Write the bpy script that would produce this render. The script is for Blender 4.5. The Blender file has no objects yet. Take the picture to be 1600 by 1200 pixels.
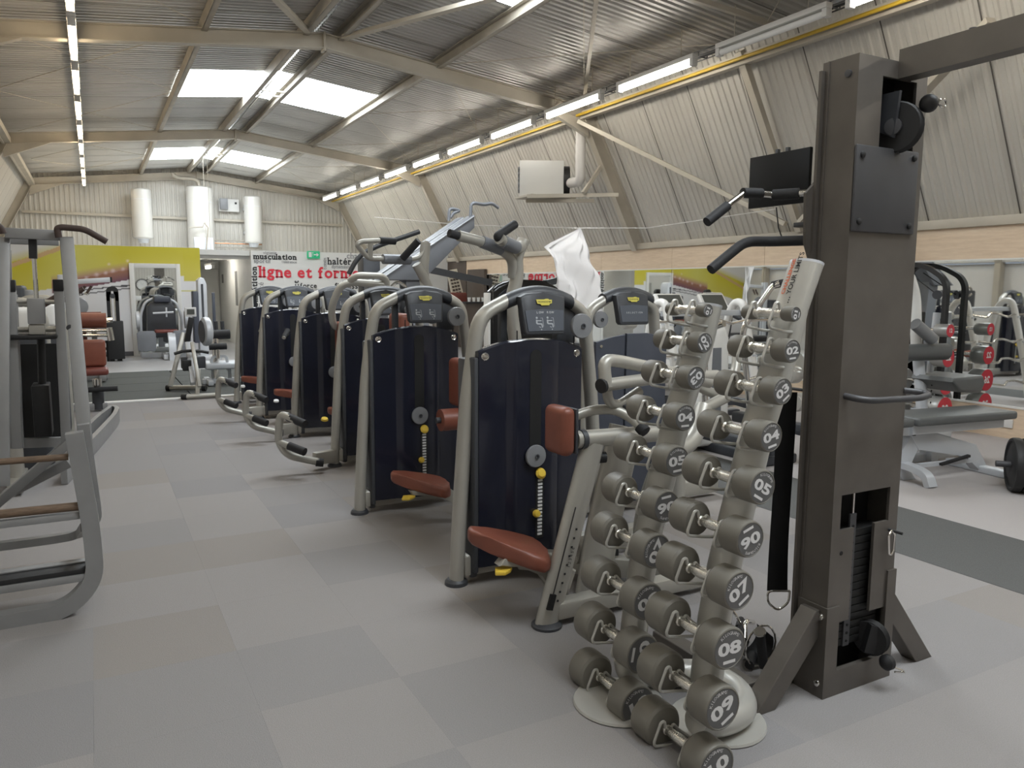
import bpy, bmesh, math, random
from mathutils import Vector as V, Matrix as M
random.seed(7)
sc = bpy.context.scene
COL = sc.collection
R = math.radians

# ------------------------------------------------------------ camera, world, exposure
CAMH = 1.55
PITCH = math.atan(150/1200.); YAW = math.atan(657*math.cos(PITCH)/1200.); ROLL = R(0.3)
cam = bpy.data.cameras.new('camera'); cam.lens = 27.0; cam.sensor_width = 36.0; cam.clip_start = 0.05
camo = bpy.data.objects.new('camera', cam); COL.objects.link(camo)
camo.location = (0, 0, CAMH)
camo.rotation_euler = (M.Rotation(-YAW, 3, 'Z') @ M.Rotation(math.pi/2-PITCH, 3, 'X') @ M.Rotation(ROLL, 3, 'Z')).to_euler()
sc.camera = camo
w = bpy.data.worlds.new('world'); sc.world = w; w.use_nodes = True
w.node_tree.nodes['Background'].inputs[0].default_value = (0.75, 0.85, 1.0, 1)
w.node_tree.nodes['Background'].inputs[1].default_value = 0.6
sc.view_settings.view_transform = 'Standard'; sc.view_settings.look = 'None'
sc.view_settings.gamma = 1.0; sc.view_settings.use_curve_mapping = False
sc.view_settings.exposure = -0.32
TUBE_E = 26.0      # strip light emission
SKY_E = 16.0       # daylight coming through the roof lights

# added spotlight in place of sun from the near roof light, brightens hanging sheet
sl_ = bpy.data.lights.new('sheet_spot', 'SPOT'); sl_.energy = 900; sl_.spot_size = R(15); sl_.spot_blend = .5; sl_.shadow_soft_size = .05; sl_.color = (1, .98, .95)
so_ = bpy.data.objects.new('sheet_spot', sl_); COL.objects.link(so_); so_.location = (4.2, 7.4, 4.85)
so_.rotation_euler = (V((6.62, 10.1, 1.85))-V((4.2, 7.4, 4.85))).to_track_quat('-Z', 'Y').to_euler()

# survey helpers: a sight line from the survey point meets a given wall, floor or object plane
_f = V((math.sin(YAW)*math.cos(PITCH), math.cos(YAW)*math.cos(PITCH), -math.sin(PITCH)))
_r = V((math.cos(YAW), -math.sin(YAW), 0)); _u = _r.cross(_f)
_r2 = _r*math.cos(ROLL)+_u*math.sin(ROLL); _u2 = _u*math.cos(ROLL)-_r*math.sin(ROLL)
def _ray(x, y): return _f+_r2*((x-800)/1200.)-_u2*((y-600)/1200.)
def yp(x, y, Y): d = _ray(x, y); return V((0, 0, CAMH))+d*(Y/d.y)
def xp(x, y, X): d = _ray(x, y); return V((0, 0, CAMH))+d*(X/d.x)
def zp(x, y, Z=0): d = _ray(x, y); return V((0, 0, CAMH))+d*((Z-CAMH)/d.z)

# ------------------------------------------------------------ materials
def mat(name, col, rough=0.5, metal=0.0, noise=0.0, nscale=30, bump=0.0, spec=0.5, coat=0.0, emit=None, es=0, stretch=None):
    m = bpy.data.materials.new(name); m.use_nodes = True
    nt = m.node_tree; b = nt.nodes['Principled BSDF']
    b.inputs['Base Color'].default_value = (*col, 1); b.inputs['Roughness'].default_value = rough
    b.inputs['Metallic'].default_value = metal; b.inputs['Specular IOR Level'].default_value = spec
    b.inputs['Coat Weight'].default_value = coat; b.inputs['Coat Roughness'].default_value = 0.12
    if emit:
        b.inputs['Emission Color'].default_value = (*emit, 1); b.inputs['Emission Strength'].default_value = es
    if noise or bump:
        tc = nt.nodes.new('ShaderNodeTexCoord'); mp = nt.nodes.new('ShaderNodeMapping')
        nz = nt.nodes.new('ShaderNodeTexNoise'); nz.inputs['Scale'].default_value = nscale; nz.inputs['Detail'].default_value = 5
        if stretch: mp.inputs['Scale'].default_value = stretch
        nt.links.new(tc.outputs['Object'], mp.inputs[0]); nt.links.new(mp.outputs[0], nz.inputs['Vector'])
        if noise:
            cr = nt.nodes.new('ShaderNodeValToRGB')
            cr.color_ramp.elements[0].position = 0.3; cr.color_ramp.elements[1].position = 0.7
            cr.color_ramp.elements[0].color = (*[max(0, c*(1-noise)) for c in col], 1)
            cr.color_ramp.elements[1].color = (*[min(1, c*(1+noise)) for c in col], 1)
            nt.links.new(nz.outputs['Fac'], cr.inputs[0]); nt.links.new(cr.outputs[0], b.inputs['Base Color'])
        if bump:
            bp = nt.nodes.new('ShaderNodeBump'); bp.inputs['Strength'].default_value = bump; bp.inputs['Distance'].default_value = 0.004
            nt.links.new(nz.outputs['Fac'], bp.inputs['Height']); nt.links.new(bp.outputs[0], b.inputs['Normal'])
    return m

FR = mat('frame_silver', (0.40, 0.385, 0.345), 0.38, 0.35, 0.04, 6)
FR2 = mat('frame_grey_blue', (0.19, 0.20, 0.22), 0.45, 0.15, 0.04, 6)
FRL = mat('frame_light_grey', (0.55, 0.57, 0.60), 0.42, 0.15, 0.03, 6)
CAGE = mat('cage_grey', (0.28, 0.28, 0.28), 0.45, 0.3, 0.06, 8)
NAVY = mat('navy_shield', (0.010, 0.0115, 0.022), 0.26, 0, 0.1, 4, coat=0.3)
CHAR = mat('charcoal_plastic', (0.045, 0.048, 0.055), 0.45, 0, 0.06, 20)
FACE = mat('console_face', (0.085, 0.095, 0.115), 0.35)
BLK = mat('black_rubber', (0.012, 0.012, 0.013), 0.55, 0, 0.1, 40)
BLKG = mat('black_gloss', (0.008, 0.008, 0.009), 0.18, 0, 0.0)
TERRA = mat('terracotta_vinyl', (0.20, 0.062, 0.038), 0.42, 0, 0.07, 14, 0.08)
BRICK = mat('dark_red_vinyl', (0.16, 0.04, 0.03), 0.45, 0, 0.07, 14, 0.08)
DISC = mat('grey_pulley', (0.20, 0.205, 0.215), 0.4, 0, 0.03, 12)
YEL = mat('yellow_plastic', (0.75, 0.52, 0.06), 0.4)
BADGE = mat('badge_yellow', (0.62, 0.55, 0.10), 0.4)
INK = mat('black_ink', (0.02, 0.02, 0.022), 0.6)
WINK = mat('white_ink', (0.72, 0.72, 0.72), 0.6)
GINK = mat('grey_ink', (0.22, 0.22, 0.23), 0.6)
RINK = mat('red_ink', (0.68, 0.035, 0.06), 0.6)
CHROME = mat('chrome', (0.75, 0.73, 0.69), 0.14, 1.0)
KNURL = mat('knurled_chrome', (0.80, 0.78, 0.72), 0.26, 1.0, 0.08, 180, 0.5)
PICT = mat('diagram_ink', (0.42, 0.44, 0.46), 0.6)
DUMB = mat('grey_urethane', (0.165, 0.155, 0.132), 0.5, 0, 0.05, 8)
DCAP = mat('dark_urethane_face', (0.115, 0.115, 0.115), 0.5, 0, 0.04, 20)
RACKM = mat('rack_silver', (0.46, 0.45, 0.415), 0.3, 0.25, 0.03, 5)
GUN = mat('gunmetal', (0.135, 0.122, 0.108), 0.42, 0.45, 0.14, 5)
GUND = mat('gunmetal_plate', (0.07, 0.07, 0.075), 0.48, 0.3, 0.08, 6)
DARKIN = mat('dark_interior', (0.006, 0.006, 0.006), 0.8)
FOAM = mat('black_foam', (0.016, 0.016, 0.018), 0.7, 0, 0.1, 60, 0.2)
BROWNG = mat('brown_grip', (0.055, 0.033, 0.026), 0.6, 0, 0.15, 40, 0.15)
RUNG = mat('worn_wood_grip', (0.15, 0.10, 0.065), 0.6, 0, 0.3, 20, 0.2, stretch=(1, 8, 8))
GPAD = mat('grey_vinyl', (0.10, 0.105, 0.105), 0.45, 0, 0.05, 12, 0.06)
WHITE = mat('white_paint', (0.72, 0.72, 0.70), 0.55, 0, 0.02, 3)
BOILER = mat('boiler_enamel', (0.52, 0.51, 0.48), 0.3)
WHITEG = mat('white_gloss', (0.78, 0.77, 0.74), 0.25, 0, 0.02, 3)
WPANEL = mat('white_wall_panel', (0.66, 0.65, 0.63), 0.6, 0, 0.03, 2)
CREAM = mat('cream_steel', (0.46, 0.42, 0.35), 0.5, 0.0, 0.07, 3)
BROWNST = mat('dusty_steel', (0.34, 0.31, 0.26), 0.55, 0.1, 0.12, 4)
CLAD = mat('white_cladding', (0.52, 0.50, 0.455), 0.5, 0.1, 0.05, 1.2)
ROOF = mat('roof_sheet', (0.47, 0.46, 0.435), 0.38, 0.35, 0.08, 1.5)
SEAM = mat('dark_seam', (0.10, 0.09, 0.08), 0.7)
WOOD = None
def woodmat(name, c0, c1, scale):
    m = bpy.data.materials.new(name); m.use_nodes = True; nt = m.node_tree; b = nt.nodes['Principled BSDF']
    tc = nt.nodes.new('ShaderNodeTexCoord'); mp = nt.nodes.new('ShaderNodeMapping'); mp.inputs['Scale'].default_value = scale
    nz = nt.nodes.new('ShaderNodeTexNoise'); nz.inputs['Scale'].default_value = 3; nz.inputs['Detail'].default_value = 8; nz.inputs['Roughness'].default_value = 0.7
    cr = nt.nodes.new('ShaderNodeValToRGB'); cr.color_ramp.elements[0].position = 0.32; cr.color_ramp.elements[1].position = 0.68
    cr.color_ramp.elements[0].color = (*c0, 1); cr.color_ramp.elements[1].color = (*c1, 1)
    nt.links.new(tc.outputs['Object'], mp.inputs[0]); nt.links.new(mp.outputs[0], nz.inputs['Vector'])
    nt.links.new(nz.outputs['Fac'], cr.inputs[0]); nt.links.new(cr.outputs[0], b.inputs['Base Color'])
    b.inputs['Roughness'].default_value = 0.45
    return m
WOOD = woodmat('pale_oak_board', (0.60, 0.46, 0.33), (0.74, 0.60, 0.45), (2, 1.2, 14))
MIRROR = mat('mirror_glass', (0.86, 0.88, 0.87), 0.02, 1.0)
CARPETS = [mat('carpet_tile_%s' % n, c, 0.95, 0, 0.10, 260, 0.5, spec=0.1) for n, c in
           (('grey', (0.287, 0.270, 0.262)), ('cool_grey', (0.250, 0.240, 0.241)), ('warm_grey', (0.268, 0.247, 0.232)), ('mid_grey', (0.262, 0.250, 0.247)))]
CARPETB = mat('carpet_plain', (0.30, 0.275, 0.27), 0.95, 0, 0.08, 200, 0.5, spec=0.1)
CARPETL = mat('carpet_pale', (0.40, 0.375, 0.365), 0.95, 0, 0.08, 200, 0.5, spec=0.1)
CARPETD = mat('carpet_charcoal', (0.115, 0.115, 0.112), 0.95, 0, 0.14, 200, 0.5, spec=0.1)
RUBBER = mat('rubber_tile', (0.055, 0.06, 0.056), 0.8, 0, 0.15, 120, 0.3)
SCREEN = mat('screen_black', (0.003, 0.003, 0.003), 0.5, spec=0.15)
LCD = mat('lcd_grey', (0.10, 0.105, 0.095), 0.3)
SHEET = mat('white_sheet', (0.85, 0.85, 0.86), 0.6, 0, 0.0)
PVC = mat('pvc_pipe', (0.62, 0.60, 0.58), 0.4)
GASY = mat('yellow_pipe', (0.55, 0.36, 0.03), 0.45)
COPPER = mat('copper_pipe', (0.45, 0.22, 0.12), 0.35, 0.8)
GREEN = mat('exit_green', (0.02, 0.25, 0.12), 0.4, emit=(0.02, 0.4, 0.18), es=0.6)
SHUT = mat('brown_shutter', (0.085, 0.065, 0.052), 0.6, 0, 0.1, 6)
TUBE = mat('lit_tube', (1, 1, 1), 0.5, emit=(1.0, 0.94, 0.83), es=TUBE_E*1.25)
TUBEW = mat('lit_tube_warm', (1, 1, 1), 0.5, emit=(1.0, 0.80, 0.54), es=TUBE_E*.92)
TUBEOFF = mat('unlit_tube', (0.75, 0.75, 0.74), 0.35)
SKYM = mat('roof_light_sheet', (0.8, 0.85, 0.9), 0.5, emit=(0.90, 0.96, 1.0), es=SKY_E)
REDRIM = mat('red_rim', (0.55, 0.03, 0.05), 0.45)

# ------------------------------------------------------------ geometry helpers
def fillet(pts, d, k=5):
    P = [V(p) for p in pts]
    if len(P) < 3 or d <= 0: return P
    out = [P[0]]
    for i in range(1, len(P)-1):
        a, b, c = P[i-1], P[i], P[i+1]
        l1 = (a-b).length; l2 = (c-b).length; dd = min(d, l1*.48, l2*.48)
        p = b+(a-b).normalized()*dd; q = b+(c-b).normalized()*dd
        for j in range(k+1):
            t = j/k; out.append(p*(1-t)**2+b*2*t*(1-t)+q*t*t)
    out.append(P[-1]); return out

class G:
    def __init__(s): s.b = bmesh.new()
    def box(s, c, size, rot=None, bev=0, seg=2):
        m = M.Translation(V(c)) @ (rot.to_4x4() if rot else M.Identity(4)) @ M.Diagonal((*size, 1))
        r = bmesh.ops.create_cube(s.b, size=1, matrix=m)
        if bev:
            es = list({e for v in r['verts'] for e in v.link_edges})
            bmesh.ops.bevel(s.b, geom=es, offset=bev, segments=seg, affect='EDGES', profile=0.5)
        return s
    def mm(s, a, b, bev=0, seg=2):   # box by two corners
        a = V(a); b = V(b); return s.box((a+b)/2, [abs(x) for x in (b-a)], None, bev, seg)
    def beam(s, p0, p1, w, h, up=(0, 0, 1), bev=0):
        p0 = V(p0); p1 = V(p1); d = p1-p0; z = d.normalized(); u = V(up)
        if abs(z.dot(u)) > .98: u = V((1, 0, 0))
        x = u.cross(z).normalized(); y = z.cross(x)
        rot = M((x, y, z)).transposed()
        return s.box((p0+p1)/2, (w, h, d.length), rot, bev)
    def tube(s, pts, r, n=10, fil=0, sx=1, sy=1, up=None, caps=True, r1=None):
        P = fillet(pts, fil) if fil else [V(p) for p in pts]
        N = len(P); rings = []; prev = None
        for i in range(N):
            t = (P[min(i+1, N-1)]-P[max(i-1, 0)]).normalized()
            if prev is None:
                a = V(up) if up else (V((0, 0, 1)) if abs(t.z) < .9 else V((0, 1, 0)))
            else: a = prev
            x = (a-t*a.dot(t)).normalized(); prev = x; y = t.cross(x)
            rr = r if r1 is None else r+(r1-r)*i/(N-1)
            rings.append([s.b.verts.new(P[i]+x*(math.cos(2*math.pi*k/n)*rr*sx)+y*(math.sin(2*math.pi*k/n)*rr*sy)) for k in range(n)])
        for i in range(N-1):
            for k in range(n):
                s.b.faces.new((rings[i][k], rings[i][(k+1) % n], rings[i+1][(k+1) % n], rings[i+1][k]))
        if caps:
            s.b.faces.new(rings[0][::-1]); s.b.faces.new(rings[-1])
        return s
    def cyl(s, p0, p1, r, n=16, r1=None):
        return s.tube([p0, p1], r, n, r1=r1)
    def lathe(s, prof, o, axis, n=20):
        o = V(o); z = V(axis).normalized(); a = V((0, 0, 1)) if abs(z.z) < .9 else V((1, 0, 0))
        x = a.cross(z).normalized(); y = z.cross(x); rings = []
        for (r, h) in prof:
            if r < 1e-6: rings.append([s.b.verts.new(o+z*h)])
            else: rings.append([s.b.verts.new(o+z*h+x*math.cos(2*math.pi*k/n)*r+y*math.sin(2*math.pi*k/n)*r) for k in range(n)])
        for A, B in zip(rings, rings[1:]):
            for k in range(n):
                k2 = (k+1) % n
                if len(A) == 1 and len(B) == 1: continue
                if len(A) == 1: s.b.faces.new((A[0], B[k2], B[k]))
                elif len(B) == 1: s.b.faces.new((A[k], A[k2], B[0]))
                else: s.b.faces.new((A[k], A[k2], B[k2], B[k]))
        if len(rings[0]) > 1: s.b.faces.new(rings[0][::-1])
        if len(rings[-1]) > 1: s.b.faces.new(rings[-1])
        return s
    def prism(s, outline, f, d, bev=0, seg=2):
        """outline: 2-D points; f maps (a,b,depth) to 3-D"""
        A = [s.b.verts.new(f(a, b, 0)) for a, b in outline]; B = [s.b.verts.new(f(a, b, d)) for a, b in outline]
        n = len(A); fs = [s.b.faces.new(A[::-1]), s.b.faces.new(B)]
        for i in range(n): fs.append(s.b.faces.new((A[i], A[(i+1) % n], B[(i+1) % n], B[i])))
        if bev:
            es = list({e for e in fs[0].edges} | {e for e in fs[1].edges})
            bmesh.ops.bevel(s.b, geom=es, offset=bev, segments=seg, affect='EDGES', profile=0.5)
        return s
    def sheet(s, rows, closed=False):
        vs = [[s.b.verts.new(p) for p in r] for r in rows]
        for a, b in zip(vs, vs[1:]):
            for k in range(len(a)-1): s.b.faces.new((a[k], a[k+1], b[k+1], b[k]))
        return s
    def mesh(s, me, m):
        t = bmesh.new(); t.from_mesh(me); t.transform(m)
        tmp = bpy.data.meshes.new('tmp'); t.to_mesh(tmp); t.free(); s.b.from_mesh(tmp); bpy.data.meshes.remove(tmp); return s

WM = {}
def mk(name, g, m, parent=None, ang=38, flat=False, recalc=True):
    me = bpy.data.meshes.new(name)
    if recalc: bmesh.ops.recalc_face_normals(g.b, faces=g.b.faces)
    if parent is not None: g.b.transform(WM[parent.name].inverted())
    g.b.to_mesh(me); g.b.free()
    for mm in (m if isinstance(m, (list, tuple)) else [m]): me.materials.append(mm)
    if not flat:
        me.polygons.foreach_set('use_smooth', [True]*len(me.polygons)); me.set_sharp_from_angle(angle=R(ang))
    o = bpy.data.objects.new(name, me); COL.objects.link(o)
    if parent is not None: o.parent = parent; WM[o.name] = WM[parent.name]
    else: WM[o.name] = M.Identity(4)
    return o
def tag(o, label, cat, group=None):
    o['label'] = label; o['category'] = cat
    if group: o['group'] = group
    return o
def thing(name, loc, label, cat, group=None, rz=0):
    o = bpy.data.objects.new(name, None); COL.objects.link(o); o.location = loc; o.rotation_euler = (0, 0, rz)
    o.empty_display_size = .1
    WM[o.name] = M.Translation(V(loc)) @ M.Rotation(rz, 4, 'Z'); return tag(o, label, cat, group)
def one(name, g, m, label, cat, group=None, base=None, **k):
    """a thing that is one mesh; origin moved to its base"""
    o = mk(name, g, m, None, **k)
    vs = [v.co for v in o.data.vertices]
    c = V(base) if base else V(((min(v.x for v in vs)+max(v.x for v in vs))/2, (min(v.y for v in vs)+max(v.y for v in vs))/2, min(v.z for v in vs)))
    o.data.transform(M.Translation(-c)); o.location = c; WM[o.name] = M.Translation(c)
    return tag(o, label, cat, group)
def struct(name, g, m, **k):
    o = mk(name, g, m, None, **k); o['kind'] = 'structure'; return o
def child_copy(src, parent, mtx):
    o = src.copy(); COL.objects.link(o); o.parent = parent; o.matrix_local = mtx; return o

_tx = {}
def text(s, size=1.0, off=0.0, ext=0.0, align='CENTER', res=3):
    key = (s, size, off, ext, align)
    if key in _tx: return _tx[key]
    c = bpy.data.curves.new('text', 'FONT'); c.body = s; c.size = size; c.offset = off; c.extrude = ext
    c.align_x = align; c.align_y = 'CENTER'; c.resolution_u = res
    o = bpy.data.objects.new('text', c); COL.objects.link(o)
    me = bpy.data.meshes.new_from_object(o.evaluated_get(bpy.context.evaluated_depsgraph_get()))
    bpy.data.objects.remove(o); bpy.data.curves.remove(c); _tx[key] = me; return me
def plane_m(o, x, y):
    """matrix putting text's x along x, y along y at o"""
    x = V(x).normalized(); y = V(y); z = x.cross(y).normalized(); y = z.cross(x)
    m = M((x, y, z)).transposed().to_4x4(); m.translation = V(o); return m
# ============================================================ THE HALL
RX = 2.96           # ridge line
XW = 8.42; XWL = 2*RX-XW       # foot of the side walls
YF, YB = -4.4, 25.6
def roofz(x): return 5.12-0.113*abs(x-RX)
FRAMES = [-3.9, 3.5, 10.9, 18.3, 25.45]

floor = struct('floor', G().mm((XWL-.2, YF-.2, -.25), (XW+.2, YB+.2, -.012)), CARPETB)
# carpet tiles, one object each, in the walkway and under the machines
TS = .54; X0 = -.08-TS*4
tile_src = []
for k, m in enumerate(CARPETS):
    g = G().box((0, 0, -.006), (TS-.0004, TS-.0004, .012))
    o = mk('carpet_tile', g, m, floor); tile_src.append(o)
spots = [(X0+TS*i, 1.15+TS*j) for j in range(19) for i in range(12)]
spots = [s for s in spots if s[0] < 4.0]
used = set(); n_t = 0
for (x, y) in spots:
    k = random.choice((0, 0, 1, 2, 3, 3))
    mt = M.Translation((x+TS/2, y+TS/2, 0)) @ M.Rotation(random.choice((0, 1))*math.pi/2, 4, 'Z')
    if k not in used: tile_src[k].matrix_local = mt; used.add(k)
    else: child_copy(tile_src[k], floor, mt)
XE = X0+TS*12; YE = 1.15+TS*19
g = G().mm((XWL, YF, -.012), (XE, 1.15, 0)).mm((XE, YF, -.012), (4.12, 11.4, 0)).mm((XWL, 1.15, -.012), (X0, 11.4, 0))
mk('carpet_sheet', g, CARPETB, floor)
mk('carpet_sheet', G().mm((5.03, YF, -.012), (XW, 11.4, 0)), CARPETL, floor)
mk('carpet_strip', G().mm((4.122, YF, -.012), (5.028, 11.4, .001)), CARPETD, floor)
# free-weight platform at the far end: white edge strip, rubber tiles, pale lino behind
mk('edge_strip', G().mm((XWL, 11.4, -.012), (XW, 11.52, .018), .004), WHITE, floor)
g = G().mm((XWL, 15.4, -.012), (XW, YB, .004)).mm((3.4, 11.52, -.012), (XW, 15.4, .004))
mk('lino_sheet', g, mat('pale_lino', (0.40, 0.40, 0.41), 0.4, 0, 0.05, 5), floor)
src = None
for i in range(5):
    for j in range(4):
        mt = M.Translation((-2.2+1.12*i+.56, 11.55+.96*j+.48, 0))
        if src is None:
            src = mk('rubber_tile', G().box((0, 0, .0), (1.105, .945, .024), None, .004, 1), RUBBER, floor); src.matrix_local = mt
        else: child_copy(src, floor, mt)

# ---- roof: ribbed sheets laid strip by strip, roof lights let into the upper sheets
ceiling = struct('ceiling', G().mm((XWL-.3, YF-.3, 5.5), (XW+.3, YB+.3, 5.6)), BROWNST)
def ribs(n, w, h=.022):
    """profile of ribbed sheet across width w: (pos, height)"""
    p = w/n; out = []
    for i in range(n):
        a = i*p
        out += [(a+.10*p, 0), (a+.55*p, 0), (a+.66*p, h), (a+.94*p, h)]
    return [(.0, .0)]+out+[(w, 0)]
def roof_sheet(x0, x1, name):
    pr = ribs(9, 1.0, .028); g = G()
    g.sheet([[(x, a, roofz(x)+h) for a, h in pr] for x in (x0, x1)])
    s_ = [[(x, a, roofz(x)-.004) for a in (0, .016)] for x in (x0, x1)]; seam_rows[name+str(x0)] = s_
    return mk(name, g, ROOF, ceiling, flat=True)
seam_rows = {}
segs = [(RX-.02, 1.40), (1.40, -1.75), (RX+.02, 4.70), (4.70, 7.7)]
lights_y = []
SKYB = [(6.6, 8.6), (13.6, 15.6), (21.6, 23.6), (-.4, 1.6)]
n_w = 0
srcs = [None]*4; seam_src = [None]*4
y = YF
while y < YB-.05:
    for k, (a, b) in enumerate(segs):
        sky = k in (0, 2) and any(s0-.01 <= y < s1-.01 for s0, s1 in SKYB)
        if sky: continue
        if srcs[k] is None:
            srcs[k] = roof_sheet(a, b, 'roof_sheet'); srcs[k].matrix_local = M.Translation((0, y, 0))
            sg_ = G(); sg_.sheet([[(x, a2, roofz(x)-.006) for a2 in (0, .014)] for x in (a, b)]); seam_src[k] = mk('seam', sg_, SEAM, ceiling, flat=True); seam_src[k].matrix_local = M.Translation((0, y, 0))
        else: child_copy(srcs[k], ceiling, M.Translation((0, y, 0))); child_copy(seam_src[k], ceiling, M.Translation((0, y, 0)))
    y += 1.0
for (s0, s1) in SKYB:
    for (a, b) in (segs[0], segs[2]):
        n_w += 1
        pr = ribs(16, s1-s0)
        fl = G(); fl.sheet([[(x, s0+p, roofz(x)+h*.6) for p, h in pr] for x in (a, b)])
        struct('window_%d' % n_w, fl, SKYM, flat=True)

# ---- steel frames, purlins, bracing (trim)
NT = [0]
def trim(g, m): NT[0] += 1; return struct('trim_%d' % NT[0], g, m)
def ibeam(g, p0, p1, w, h, t=.014):
    d = (V(p1)-V(p0)).normalized(); side = d.cross(V((0, 0, 1))); side = side.normalized() if side.length > .1 else V((0, 1, 0))
    n = side.cross(d).normalized()
    g.beam(V(p0)+n*(h/2-t/2), V(p1)+n*(h/2-t/2), w, t, n); g.beam(V(p0)-n*(h/2-t/2), V(p1)-n*(h/2-t/2), w, t, n)
    g.beam(p0, p1, t, h-2*t, n)
for Yf in FRAMES:
    for sg in (1, -1):
        g = G(); X = lambda d: RX+sg*d
        zr = 4.88
        ibeam(g, (X(.012), Yf, zr-.001), (X(4.30), Yf, zr-.486), .13, .20)
        # haunch and sloping leg
        g.prism([(3.5, zr-.49), (4.34, zr-.58), (4.34, zr-.85)], lambda a, b, d: (X(a), Yf-.05+d, b), .10)
        ibeam(g, (X(4.30), Yf, zr-.42), (X(5.46), Yf, 2.25), .13, .22)
        
        if sg == 1: g.mm((X(0)-.014, Yf-.078, zr-.135), (X(0)+.014, Yf+.078, zr+.11))
        if sg == -1: g.mm((X(5.46)-.1, Yf-.07, 0), (X(5.46)+.1, Yf+.07, 2.3))
        trim(g, CREAM)
def cpurlin(x, w=.07, h=.16, m=BROWNST, dz=-.09):
    g = G(); z = roofz(x)+dz
    g.mm((x-.006, YF, z-h/2), (x+.006, YB, z+h/2)); s = 1 if x < RX else -1
    g.mm((x, YF, z+h/2-.008), (x+s*w, YB, z+h/2)); g.mm((x, YF, z-h/2), (x+s*w, YB, z-h/2+.008))
    trim(g, m)
for x in (RX-.27, RX+.27, 1.40, 4.70): cpurlin(x)
g = G()
for y in [Yf+k*3.7 for Yf in FRAMES[:-1] for k in (0.95, 1.05)]: g.box((RX, y, roofz(RX)-.14), (.54, .05, .03))
trim(g, CREAM)
# eaves: lipped steel angle, cable tray and yellow gas pipe on the right
for x in (7.22, 2*RX-7.22):
    g = G().mm((x-.05, YF, 4.30), (x+.06, YB, 4.42)).mm((x-.09, YF, 4.28), (x-.05, YB, 4.33)); trim(g, CREAM)
# crossed rods and flat braces under the roof and on the right wall
g = G()
for y0 in (3.5, 10.9, 18.3):
    for xa, xb in ((4.75, 7.1), (1.35, -1.1)):
        for k in (0, 1):
            ya, yb = y0+k*3.7, y0+k*3.7+3.5
            g.cyl((xa, ya, roofz(xa)-.14), (xb, yb, roofz(xb)-.14), .006, 5); g.cyl((xa, yb, roofz(xa)-.14), (xb, ya, roofz(xb)-.14), .006, 5)
trim(g, CREAM)
g = G()
g.beam((RX+.25, 10.75, 4.93), (4.75, 6.9, 4.80), .10, .05); g.beam((RX-.25, 10.75, 4.93), (1.35, 8.4, 4.84), .08, .05)
g.beam((4.75, 6.9, 4.80), (7.1, 10.7, 4.52), .05, .05); g.beam((4.75, 6.9, 4.80), (7.15, 6.6, 4.5), .05, .05)
g.beam((7.05, 10.75, 4.22), (8.2, 7.45, 2.42), .10, .06); g.beam((8.2, 7.2, 2.42), (7.35, 4.4, 4.0), .10, .06)
trim(g, CREAM)
g = G(); g.beam((7.15, 7.35, 4.45), (8.36, 7.35, 2.33), .08, .10, (0, 1, 0)); trim(g, CREAM)

# ---- side walls: dado below, sloping ribbed cladding above
def slope_wall(sx, name):
    mx = (lambda x: x) if sx > 0 else (lambda x: 2*RX-x)
    wl = struct(name, G().mm((mx(XW+.14), YF, 0), (mx(XW+.4), YB, 2.2)), WPANEL)
    top = (7.30, 4.62); bot = (XW+.08, 2.33)
    mk('ledge', G().mm((mx(XW-.05), YF, 2.23), (mx(XW+.4), YB, 2.33), .006), CREAM if sx > 0 else WPANEL, wl)
    s0 = None; y = YF
    while y < YB-.05:
        if s0 is None:
            pr = ribs(9, 1.0, .016); g = G()
            rows = []
            for t in (0, 1):
                x = bot[0]+(top[0]-bot[0])*t; z = bot[1]+(top[1]-bot[1])*t
                rows.append([(mx(x-h*.9), a, z-h*.45) for a, h in pr])
            g.sheet(rows)
            s0 = mk('cladding_sheet', g, CLAD, wl, flat=True); s0.matrix_local = M.Translation((0, y, 0))
            g = G(); g.sheet([[(mx(bot[0]+(top[0]-bot[0])*t-.02), a, bot[1]+(top[1]-bot[1])*t-.012) for a in (0, .016)] for t in (0, 1)]); s1 = mk('seam', g, SEAM, wl, flat=True); s1.matrix_local = M.Translation((0, y, 0))
        else: child_copy(s0, wl, M.Translation((0, y, 0))); child_copy(s1, wl, M.Translation((0, y, 0)))
        y += 1.0
    return wl
wall_right = slope_wall(1, 'wall_right'); wall_left = slope_wall(-1, 'wall_left')
# right wall: oak boards above and below a run of mirrors
for y in range(-4, 17, 2):
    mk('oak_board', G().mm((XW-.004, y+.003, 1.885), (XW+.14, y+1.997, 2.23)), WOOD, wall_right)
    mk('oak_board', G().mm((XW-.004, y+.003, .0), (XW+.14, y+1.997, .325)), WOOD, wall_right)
    mk('mirror_panel', G().mm((XW+.0, y+.003, .345), (XW+.14, y+1.997, 1.87)), MIRROR, wall_right)
mk('mirror_rail', G().mm((XW-.015, -4, 1.87), (XW+.14, 18, 1.887)).mm((XW-.015, -4, .325), (XW+.14, 18, .345)), WHITE, wall_right)
mk('wall_socket', G().box((XW-.012, 4.55, .16), (.02, .16, .09), None, .004), WPANEL, wall_right)
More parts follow.
